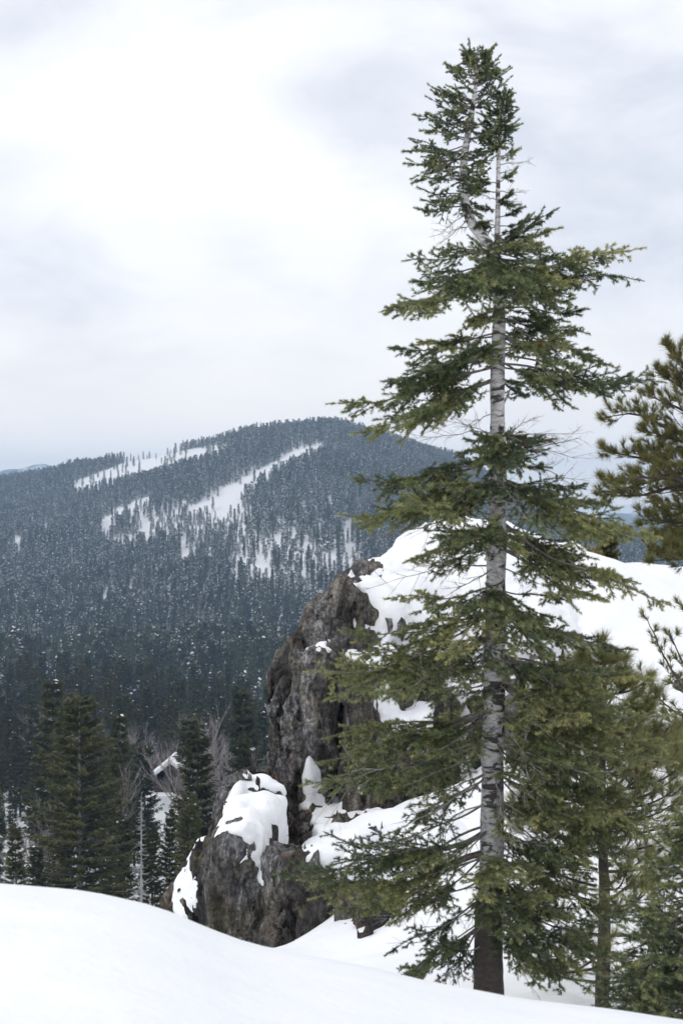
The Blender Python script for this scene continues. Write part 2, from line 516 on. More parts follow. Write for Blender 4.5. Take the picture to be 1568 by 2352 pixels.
me = mesh_from('snow_ground', np.stack([XX, YY, ZZ], 2).reshape(-1, 3), grid_faces(len(gx), len(gy)), [M_snow], smooth=True)
tag(link('snow_ground', me), 'smooth white snow in the foreground and on the slope behind the trees', kind='structure')

# valley and mountain: snow covered ground under the forest
ta = np.tan(np.linspace(R(-46), R(46), 290))
ty = np.concatenate([np.geomspace(6, 300, 60), np.linspace(310, 3000, 180)])
TA, TY = np.meshgrid(ta, ty)
TX = TA * TY
TZ = ground(TX, TY)
inside = (1 - sstep(np.abs(TX), 46, 58)) * (1 - sstep(TY, 66, 78))
TZ = TZ - 0.7 * inside
me = mesh_from('mountain', np.stack([TX, TY, TZ], 2).reshape(-1, 3), grid_faces(len(ta), len(ty)), [M_snow_far], smooth=True)
tag(link('mountain', me), 'snow covered valley floor and mountain slope under the forest', kind='structure')

# ------------------------------------------------------------------ rocks: signed distance fields, meshed by surface nets
def surface_nets(G, org, h):
    s = G < 0
    nx, ny, nz = G.shape
    cnt = np.zeros((nx - 1, ny - 1, nz - 1), np.int8)
    for a in (0, 1):
        for b in (0, 1):
            for c in (0, 1):
                cnt += s[a:nx - 1 + a, b:ny - 1 + b, c:nz - 1 + c]
    act = (cnt > 0) & (cnt < 8)
    I = np.argwhere(act)
    idx = np.full(act.shape, -1, np.int64); idx[act] = np.arange(len(I))
    S = np.zeros((len(I), 3)); W = np.zeros(len(I))
    cor = [(a, b, c) for a in (0, 1) for b in (0, 1) for c in (0, 1)]
    val = {k: G[I[:, 0] + k[0], I[:, 1] + k[1], I[:, 2] + k[2]] for k in cor}
    for k in cor:
        for ax in range(3):
            if k[ax]: continue
            q = list(k); q[ax] = 1; q = tuple(q)
            a, b = val[k], val[q]
            m = (a < 0) != (b < 0)
            t = np.where(m, a / np.where(m, a - b, 1), 0)
            p = np.array(k, float)[None].repeat(len(I), 0); p[:, ax] = t
            S += np.where(m[:, None], p, 0); W += m
    V = (I + S / W[:, None]) * h + org
    Q = []
    for ax in range(3):
        sl0 = [slice(1, -1)] * 3; sl1 = [slice(1, -1)] * 3
        sl0[ax] = slice(0, -1); sl1[ax] = slice(1, None)
        a, b = s[tuple(sl0)], s[tuple(sl1)]
        for flip in (False, True):
            m = (a & ~b) if not flip else (~a & b)
            E = np.argwhere(m)
            if not len(E): continue
            o = np.ones(3, int); o[ax] = 0
            E = E + o
            u_, v_ = [i for i in range(3) if i != ax]
            du = np.zeros(3, int); dv = np.zeros(3, int); du[u_] = 1; dv[v_] = 1
            c0 = E - du - dv; c1 = E - dv; c2 = E; c3 = E - du
            q = np.stack([idx[tuple(c.T)] for c in (c0, c1, c2, c3)], 1)
            if flip != (ax == 1): q = q[:, ::-1]
            Q.append(q)
    Q = np.concatenate(Q)
    return V, Q[(Q >= 0).all(1)]

def rot_m(rx, ry, rz):
    cx, sx, cy, sy, cz, sz = math.cos(rx), math.sin(rx), math.cos(ry), math.sin(ry), math.cos(rz), math.sin(rz)
    return np.array([[cz, -sz, 0], [sz, cz, 0], [0, 0, 1]]) @ np.array([[cy, 0, sy], [0, 1, 0], [-sy, 0, cy]]) @ np.array([[1, 0, 0], [0, cx, -sx], [0, sx, cx]])

def block(u0, u1, vt, vb, d0, d1, ry=0.0, rx=0.0, rz=0.0, rnd=0.25):
    """a rounded block seen between u0..u1, vt..vb with its front at depth d0, back at d1; angles in degrees"""
    d = (d0 + d1) / 2
    c = P((u0 + u1) / 2, (vt + vb) / 2, d0); c[1] = d
    half = np.array([(u1 - u0) / 2 / F * d0, (d1 - d0) / 2, (vb - vt) / 2 / F * d0])
    return ('b', c, half, rot_m(R(rx), R(ry), R(rz)), rnd)
def ell(u, v, d, rx, ry, rz): return ('e', P(u, v, d), np.array([rx, ry, rz]), None, 0)

def prim_sdf(p, q):
    k, c, h, rm, rnd = q
    x = p - c
    if k == 'e':
        n = np.linalg.norm(x / h, axis=1)
        return (n - 1) * h.min() * 0.9
    x = x @ rm
    d = np.abs(x) - (h - rnd)
    return np.linalg.norm(np.maximum(d, 0), axis=1) + np.minimum(d.max(1), 0) - rnd

def smin(a, b, k):
    h = np.clip(0.5 + 0.5 * (b - a) / k, 0, 1)
    return b * (1 - h) + a * h - k * h * (1 - h)

def rock_thing(prims, lo, hi, h, seed, name, label, cat, k=0.22, flute=0.26, rough=0.19, snow_t=0.32, snow_e=0.15, mat=None,
               snow_zone=None, snow_extra=(), snow_label=None, carve=None, calm_zone=None):
    lo = np.array(lo, float); hi = np.array(hi, float)
    n = np.ceil((hi - lo) / h).astype(int) + 1
    ax = [lo[i] + h * np.arange(n[i]) for i in range(3)]
    pts = np.stack(np.meshgrid(*ax, indexing='ij'), -1).reshape(-1, 3).astype(np.float32)
    def field(x):
        b = None
        for q in prims:
            d = prim_sdf(x, q).astype(np.float32)
            b = d if b is None else smin(b, d, k)
        if carve is not None:
            for q in carve: b = np.maximum(b, -prim_sdf(x, q).astype(np.float32))
        return b
    cs = 4                                                             # coarse pass first, exact only near the surface
    cax = [a[::cs] for a in ax]
    cb = field(np.stack(np.meshgrid(*cax, indexing='ij'), -1).reshape(-1, 3)).reshape([len(a) for a in cax])
    ii = [np.minimum(np.round(np.arange(m) / cs).astype(int), len(a) - 1) for m, a in zip(n, cax)]
    base = cb[np.ix_(*ii)].ravel().astype(np.float32)
    nb = np.abs(base) < 0.75 + 2.5 * h
    base[nb] = field(pts[nb])
    G = base.copy()
    nb &= np.abs(base) < 0.75
    p = pts[nb]
    # warped vertical flutes, cracks between angular lumps, then rough fractal relief
    wv = np.stack([vnoise(p * 0.5, seed + 40), vnoise(p * 0.5, seed + 41), vnoise(p * 0.5, seed + 42)], 1) * 0.6
    f = 1 - np.abs(vnoise((p + wv) * np.array([1.4, 1.4, 0.22]), seed))
    f2 = 1 - np.abs(vnoise((p + wv * 0.7) * np.array([3.4, 3.4, 0.55]), seed + 3))
    # joint blocks: every block stands a little proud of, or behind, its neighbours, with open joints between
    d1, d2, c1 = worley((p + wv * 0.5) * np.array([1.25, 1.25, 0.42]), seed + 7)
    e1, e2, c2 = worley((p + wv * 0.3) * np.array([3.3, 3.3, 1.5]), seed + 17)
    f3 = 1 - np.abs(vnoise((p + wv * 0.5) * np.array([6.0, 6.0, 1.5]), seed + 5))
    dis = flute * (f - 0.62) + flute * 0.75 * (f2 - 0.62) + flute * 0.42 * (f3 - 0.62) + rough * fbm(p * np.array([1.5, 1.5, 0.9]), 5, seed + 11, 0.6)
    crack = -0.15 * (1 - sstep(d2 - d1, 0, 0.09)) + 0.26 * (c1 - 0.5) - 0.05 * (1 - sstep(e2 - e1, 0, 0.12)) + 0.12 * (c2 - 0.5)
    calm = 1.0 if calm_zone is None else calm_zone(p)
    dis = dis * calm; crack = crack * calm
    G[nb] = base[nb] - dis - crack
    G3 = G.reshape(n)
    root = thing(name, label, cat, (0.5 * (lo[0] + hi[0]), 0.5 * (lo[1] + hi[1]), lo[2]))
    V, Q = surface_nets(G3, lo, h)
    S3 = None
    if snow_t:
        s = base.copy()
        lowf = fbm(pts[nb] * 0.8, 3, seed + 60)
        s[nb] -= flute * 0.75 * (f - 0.62) + rough * 0.5 * vnoise(pts[nb] * 1.3, seed + 11)
        s3 = s.reshape(n)
        ks = max(1, int(round(snow_t / h)))
        sh = np.full_like(s3, 9.0); sh[:, :, ks:] = s3[:, :, :-ks]
        sh2 = np.full_like(s3, 9.0); k2 = max(1, ks // 2); sh2[:, :, k2:] = s3[:, :, :-k2]
        S = np.minimum(sh, sh2 + 0.03).ravel()
        e = np.full(len(pts), snow_e, np.float32)
        e[nb] += 0.06 * lowf + 0.05 * vnoise(pts[nb] * 3.2, seed + 77) + 0.035 * vnoise(pts[nb] * 8.0, seed + 78)
        if snow_zone is not None: e = e + snow_zone(pts)
        S = S + e
        for q in snow_extra: S = smin(S, prim_sdf(pts, q).astype(np.float32), 0.15)
        S3 = S.reshape(n)
    def trim(V, Q, other):
        # drop what is buried deep in the rock, the snow or the ground
        ii = np.clip(((V - lo) / h).round().astype(int), 0, n - 1)
        deep = (V[:, 2] < ground(V[:, 0], V[:, 1]) - 0.6) | (V[:, 1] > 39.6)
        if other is not None: deep |= other[ii[:, 0], ii[:, 1], ii[:, 2]] < -0.2
        Q = Q[~deep[Q].all(1)]
        used = np.unique(Q); mp = np.zeros(len(V), int); mp[used] = np.arange(len(used))
        return V[used], mp[Q]
    Vr, Qr = trim(V, Q, S3)
    link('rock_face', mesh_from('rock_face', Vr, Qr, [mat or M_rock], smooth=True), root)
    if S3 is not None:
        V, Q = surface_nets(S3, lo, h)
        V, Q = trim(V, Q, G3)
        if len(Q): link('snow_cover', mesh_from('snow_cover', V, Q, [M_snow], smooth=True), root)
    return root

def outcrop():
    B = block
    prims = [
        ell(1075, 1590, 37.5, 3.75, 6.0, 4.0),                              # body under the snow dome
        ell(1330, 1640, 38.5, 4.2, 5.0, 4.1),
        B(700, 880, 1340, 1670, 31.2, 35.5, ry=36, rz=-8, rnd=0.3),             # upper left shoulder
        B(790, 880, 1330, 1520, 33.0, 36, ry=30, rnd=0.3),
        B(840, 1120, 1440, 1760, 31.4, 36, ry=8, rx=-20, rnd=0.3),
        B(650, 708, 1565, 2050, 30.2, 33, ry=2, rz=-20),                        # fluted columns of the face
        B(672, 735, 1520, 2080, 29.5, 33, ry=1, rz=12),
        B(722, 780, 1500, 2080, 29.3, 33, ry=-1, rz=-14),
        B(775, 905, 1535, 2020, 29.0, 33, ry=-1, rz=8, rnd=0.2),
        B(890, 1010, 1560, 2000, 30.4, 34, ry=-2, rz=-6),
        B(1000, 1120, 1600, 1980, 31.0, 35, rz=5),
        B(1180, 1330, 1600, 1900, 30.2, 34, ry=6, rz=-12),
        B(618, 672, 1760, 2080, 29.4, 32, ry=6, rz=-8),
        B(590, 640, 1800, 2100, 29.0, 31.5, ry=10, rz=-10),
        B(905, 1010, 1650, 1760, 29.0, 31.5, rx=8),                            # ledges that hold snow
        B(522, 582, 1850, 2100, 28.0, 31, ry=8, rz=-14),
        B(690, 900, 1945, 2120, 26.6, 31, rx=-3, rz=6),
    ]
    carve = [ell(664, 1640, 29.9, 0.22, 0.7, 0.75), ell(668, 1560, 30.2, 0.16, 0.5, 0.5), ell(668, 2030, 28.9, 0.16, 0.6, 1.2)]
    def zone(p):
        u = CU + F * p[:, 0] / p[:, 1]; v = CV - F * p[:, 2] / p[:, 1]
        z = np.zeros(len(p), np.float32)
        z -= 0.30 * sstep(u, 800, 960) * sstep(1540 - v, 0, 80)            # the dome is thickly covered
        off = (u - 800) * 0.82 + (v - 1300) * 0.57                               # distance right of the leaning left edge
        z += (0.22 - 0.17 * sstep(vnoise(p * np.array([1.6, 1.6, 1.2]), 5), 0.3, 0.5)) * (1 - sstep(off, 25, 60)) * (1 - sstep(v, 1760, 1800)) + 0.4 * (1 - sstep(u, 668, 690)) * sstep(v, 1430, 1480)
        return z
    def calm(p):
        u = CU + F * p[:, 0] / p[:, 1]; v = CV - F * p[:, 2] / p[:, 1]
        return 1 - 0.75 * sstep(u, 860, 1000) * sstep(1540 - v, 0, 80)
    rock_thing(prims, (-3.0, 26.0, -9.6), (6.4, 41.5, 0.6), 0.062, 3, 'rock_outcrop',
               'tall dark fluted rock outcrop with a thick cap of snow behind the fir', 'rock', snow_zone=zone, carve=carve, calm_zone=calm,
               snow_t=0.3, snow_e=0.145)
    # boulder in front at the lower left, with a big patch of snow
    prims = [B(447, 560, 1985, 2260, 24.6, 27.0, ry=6, rz=18, rnd=0.35), B(500, 628, 1930, 2260, 24.3, 27.0, ry=-4, rz=-12, rnd=0.3),
             B(500, 600, 1905, 2100, 25.6, 27.8, ry=14, rx=-14, rnd=0.3), ell(560, 2010, 26.2, 0.5, 0.7, 0.6)]
    def zone2(p):
        u = CU + F * p[:, 0] / p[:, 1]; v = CV - F * p[:, 2] / p[:, 1]
        z = np.zeros(len(p), np.float32)
        z -= 0.10 * sstep(u, 480, 520) * (1 - sstep(v, 2010, 2060))
        z += 0.3 * sstep(v, 1985, 2015) + 0.3 * (1 - sstep(u, 472, 500))
        return z
    rock_thing(prims, (-3.1, 23.6, -9.4), (-0.6, 28.6, -4.8), 0.05, 23, 'boulder',
               'dark boulder with a big patch of snow left of the tall outcrop', 'boulder', snow_t=0.3, snow_e=0.155, snow_zone=zone2,
               snow_extra=[ell(545, 1945, 25.2, 0.36, 0.45, 0.44), ell(562, 1985, 24.75, 0.3, 0.3, 0.26), ell(585, 1960, 25.1, 0.22, 0.3, 0.36), ell(548, 1865, 25.6, 0.17, 0.3, 0.18), ell(607, 2008, 24.5, 0.16, 0.22, 0.15), ell(614, 2030, 24.35, 0.08, 0.12, 0.13)])
    prims = [B(585, 705, 2010, 2300, 23.2, 25.6, ry=14, rx=-10, rz=14, rnd=0.25)]
    rock_thing(prims, (-2.2, 22.4, -9.0), (-0.1, 26.6, -5.3), 0.045, 33, 'boulder',
               'bare brown slab of rock leaning right of the snow patched boulder', 'boulder', snow_t=0.0, flute=0.2)
    prims = [B(745, 900, 2010, 2300, 23.0, 26.5, ry=-16, rx=-8, rz=-10, rnd=0.3), B(800, 890, 2075, 2300, 19.8, 22, ry=12, rz=10, rnd=0.2)]
    def zone4(p):
        v = CV - F * p[:, 2] / p[:, 1]
        return (-0.1 + 0.3 * sstep(v, 2000, 2050)).astype(np.float32)
    shelf = [ell(740, 1958, 26.2, 0.42, 0.9, 0.25), ell(800, 1945, 26.4, 0.5, 1.0, 0.32), ell(860, 1925, 26.4, 0.55, 1.2, 0.42),
             ell(920, 1925, 26.0, 0.7, 1.3, 0.5), ell(1000, 1960, 25.2, 0.9, 1.6, 0.7), ell(960, 2010, 24.0, 0.7, 1.2, 0.6), ell(860, 1965, 25.4, 0.5, 0.9, 0.28)]
    rock_thing(prims, (-1.1, 19.2, -8.2), (3.4, 28.8, -4.6), 0.055, 43, 'boulder',
               'dark rock under an overhanging shelf of snow behind the lower fir branches', 'boulder', snow_t=0.3, snow_e=0.12, snow_zone=zone4, snow_extra=shelf)
    # rounded rock at the far left foot and its snow
    prims = [B(395, 470, 2050, 2300, 26.2, 29, ry=24, rz=10, rnd=0.3), ell(440, 2150, 27.5, 0.5, 0.8, 0.8)]
    rock_thing(prims, (-4.0, 25.0, -9.8), (-2.0, 30.0, -6.2), 0.055, 53, 'boulder',
               'low rock almost buried in snow at the left foot of the outcrop', 'boulder', snow_t=0.6, snow_e=0.06, flute=0.1, rough=0.1)
    # ledge rock that carries a steep strip of snow
    prims = [B(505, 590, 1830, 2120, 26.6, 28.6, ry=24, rx=-12, rz=8, rnd=0.25), B(495, 530, 1840, 2150, 26.9, 28.5, ry=6, rnd=0.15)]
    rock_thing(prims, (-3.1, 25.8, -8.8), (-1.0, 29.6, -4.6), 0.05, 63, 'rock_ledge',
               'steep rock ledge with a slanting strip of snow beside the outcrop', 'rock', snow_t=0.24, snow_e=0.13,
               snow_extra=[ell(566, 1796, 27.3, 0.10, 0.22, 0.24), ell(546, 1830, 27.0, 0.13, 0.22, 0.26), ell(528, 1855, 26.9, 0.12, 0.2, 0.16)])
    # pale rock right of the fir trunk
    prims = [B(1205, 1275, 1555, 1760, 27.0, 29.0, ry=10, rz=-14, rnd=0.2), B(1240, 1330, 1620, 1800, 27.5, 30.0, ry=-6, rz=12, rnd=0.25)]
    rock_thing(prims, (3.2, 26.2, -6.4), (5.2, 31.2, -2.6), 0.05, 73, 'boulder',
               'pale grey rock showing between the branches right of the fir trunk', 'boulder', mat=M_rock_pale, snow_t=0.25, snow_e=0.14)
    prims = [B(1520, 1640, 1660, 1900, 25.0, 28, ry=-8, rz=-10, rnd=0.25)]
    rock_thing(prims, (5.0, 24.2, -6.8), (7.4, 29.0, -3.0), 0.055, 83, 'boulder',
               'dark rock at the right edge behind the pine needles', 'boulder', snow_t=0.3, snow_e=0.12)
outcrop()

# ------------------------------------------------------------------ the fir in front
FD = 12.0                                            # its distance
TRUNK = [(1121, 2420, 84), (1121, 2290, 76), (1121, 2200, 66), (1124, 2050, 60), (1128, 1900, 56), (1132, 1700, 52), (1136, 1500, 49),
         (1138, 1350, 46), (1141, 1200, 42), (1144, 1050, 38), (1141, 900, 35), (1142, 800, 32), (1145, 700, 30), (1140, 620, 28), (1132, 570, 27)]
LEFT_TOP = [(1132, 575, 27), (1108, 545, 26), (1086, 518, 24), (1070, 480, 22), (1063, 430, 20), (1064, 380, 18), (1072, 320, 15), (1084, 250, 11), (1093, 180, 8), (1096, 108, 4)]
RIGHT_TOP = [(1140, 575, 16), (1142, 500, 13), (1143, 420, 11), (1145, 340, 9), (1152, 265, 7), (1163, 208, 3)]
def px_path(pts, d, m=3):
    a = np.array([np.append(P(u, v, d), w_ / F * d / 2) for u, v, w_ in pts])
    t = np.arange(len(a)); tt = np.linspace(0, len(a) - 1, (len(a) - 1) * m + 1)
    # Catmull-Rom
    out = []
    for q in tt:
        i = min(int(q), len(a) - 2); f = q - i
        p0, p1, p2, p3 = a[max(i - 1, 0)], a[i], a[i + 1], a[min(i + 2, len(a) - 1)]
        out.append(0.5 * (2 * p1 + (p2 - p0) * f + (2 * p0 - 5 * p1 + 4 * p2 - p3) * f**2 + (3 * p1 - p0 - 3 * p2 + p3) * f**3))
    return np.array(out)

def frond(rng, p0, p1, start=0.3, W=0.30, sag=0.06, roll=None, per=34, nlen=0.034, nw=0.0070, tint0=0.42, dens=1.0, r0=None, droop=0.12):
    """one fir branch: returns (wood acc, needle acc)"""
    wood, leaf = Acc(), Acc()
    L = np.linalg.norm(p1 - p0)
    n = 16
    t = np.linspace(0, 1, n)[:, None]
    A = p0 + (p1 - p0) * t
    A[:, 2] += -sag * L * np.sin(math.pi * t[:, 0]) + 0.02 * L * np.sin(t[:, 0] * 9 + rng.uniform(0, 6))
    hd = unit(np.array([-(p1 - p0)[1], (p1 - p0)[0], 0.0]) + 1e-6)
    A += hd * (0.03 * L * np.sin(t * 7 + rng.uniform(0, 6)))
    r0 = r0 or (0.005 + 0.0042 * L)
    V, Fc = tube(A, r0 * (1 - 0.85 * t[:, 0]) + 0.001, 6); wood.add(V, Fc)
    def at(q):
        x = q * (n - 1); i = np.minimum(x.astype(int), n - 2); f = (x - i)[:, None]
        return A[i] * (1 - f) + A[i + 1] * f, unit(A[i + 1] - A[i])
    m = max(6, int(L * (1 - start) / 0.042 * dens))
    q = np.sort(rng.uniform(start, 0.985, m))
    O, T = at(q)
    up = np.array([0, 0, 1.0])
    S = unit(np.cross(T, up)); U = unit(np.cross(S, T))
    roll = rng.normal(0, 0.3) if roll is None else roll
    S, U = S * math.cos(roll) + U * math.sin(roll), U * math.cos(roll) - S * math.sin(roll)
    sg = np.where(np.arange(m) % 2 == 0, 1.0, -1.0)[:, None]
    prof = (((1 - q) / (1 - start))**0.65) * np.minimum(1, (q - start) / 0.18 + 0.4) + 0.07
    ln = W * max(L, 0.27) * prof * rng.uniform(0.6, 1.15, m)
    an = rng.normal(0.95, 0.16, m)[:, None]
    D = unit(T * np.cos(an) + S * sg * np.sin(an) + U * rng.normal(-0.06, 0.24, (m, 1)) + up * rng.normal(-droop, 0.12, (m, 1)))
    E = O + D * ln[:, None]
    V, Fc = tubes_multi(O, E, 0.0032, 0.0015); wood.add(V, Fc)
    sP, sD, sL, sT = [], [], [], []
    def put(p, d, l, tt): sP.append(p); sD.append(d); sL.append(l); sT.append(tt)
    bt = tint0 + rng.normal(-0.02, 0.10)  # wide tint spread per branch also paints the shade between branches
    # secondaries are needle covered themselves
    ns = np.maximum(1, (ln / 0.075).astype(int))
    for k in range(ns.max()):
        s = ns > k
        f0 = (k / ns[s])[:, None]
        put(O[s] + (E - O)[s] * f0, D[s], ln[s] / ns[s] * 1.05, bt - 0.06 + 0.14 * (k / ns[s]) + 0.16 * (q[s] - 0.55) + rng.normal(0, 0.05, s.sum()))  # inner shoots darker as old foliage and painted shade, tips young and light
    # tertiary shoots on both sides
    nt_ = np.maximum(1, (ln / 0.046).astype(int))
    for k in range(nt_.max()):
        s = nt_ > k
        c = s.sum()
        f0 = ((k + rng.uniform(0.1, 0.9, c)) / nt_[s])
        Ds = D[s]; side = unit(np.cross(Ds, U[s])) * (1 if k % 2 else -1)
        a2 = rng.normal(0.8, 0.15, c)[:, None]
        d2 = unit(Ds * np.cos(a2) + side * np.sin(a2) + U[s] * rng.normal(0.04, 0.25, (c, 1)))
        l2 = rng.uniform(0.055, 0.12, c) * (1.1 - 0.45 * f0) * np.clip(ln[s] / 0.2, 0.5, 1.1)
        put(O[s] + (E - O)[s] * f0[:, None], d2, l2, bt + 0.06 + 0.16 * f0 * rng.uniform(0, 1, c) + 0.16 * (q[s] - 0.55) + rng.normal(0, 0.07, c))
    # main axis towards the tip
    k = max(3, int(L * 0.45 / 0.07))
    qa = np.linspace(max(0.5, start), 0.97, k)
    Oa, Ta = at(qa); put(Oa, Ta, np.full(k, 0.085), np.full(k, bt + 0.1))
    put(A[-1:], unit(A[-1:] - A[-2:-1]), np.array([0.08]), np.array([bt + 0.25]))
    sP, sD, sL, sT = map(np.concatenate, (sP, sD, sL, sT))
    red = rng.random(len(sT)) < 0.012
    sT = np.where(red, 0.02, np.maximum(sT, 0.1))
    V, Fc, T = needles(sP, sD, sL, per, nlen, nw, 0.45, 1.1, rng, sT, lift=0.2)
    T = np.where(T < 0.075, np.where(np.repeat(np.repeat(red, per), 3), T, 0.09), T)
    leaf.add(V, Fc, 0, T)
    # shoot tips: a few forward needles make rounded ends
    V, Fc, T = needles(sP + sD * (sL * 0.85)[:, None], sD, sL * 0.15, 6, nlen * 0.8, nw, 0.1, 0.95, rng, np.minimum(sT + 0.1, 1))
    leaf.add(V, Fc, 0, T)
    return wood, leaf

def dead_branch(rng, p0, p1, twigs=14, r=0.008, spread=0.5):
    wood = Acc()
    n = 9; t = np.linspace(0, 1, n)[:, None]; L = np.linalg.norm(p1 - p0)
    A = p0 + (p1 - p0) * t + np.cumsum(rng.normal(0, 0.018 * L, (n, 3)), 0) * np.minimum(1, t * 3)
    V, Fc = tube(A, r * (1 - 0.8 * t[:, 0]), 5); wood.add(V, Fc)
    q = rng.uniform(0.25, 1, twigs) * (n - 1.01); i = q.astype(int); O = A[i] + (A[i + 1] - A[i]) * (q - i)[:, None]
    D = unit(unit(A[i + 1] - A[i]) + rng.normal(0, spread, (twigs, 3)))
    E = O + D * (L * rng.uniform(0.12, 0.38, (twigs, 1)))
    V, Fc = tubes_multi(O, E, r * 0.32, r * 0.14); wood.add(V, Fc)
    O2 = np.repeat(O + (E - O) * 0.55, 2, 0); D2 = unit(np.repeat(D, 2, 0) + rng.normal(0, 0.6, (2 * twigs, 3)))
    V, Fc = tubes_multi(O2, O2 + D2 * (L * rng.uniform(0.06, 0.16, (2 * twigs, 1))), r * 0.2, r * 0.1); wood.add(V, Fc)
    return wood

def trunk_at(path, v):
    z = (CV - v) / F * FD
    i = np.argmin(np.abs(path[:, 2] - z))
    return path[i, :3].copy()

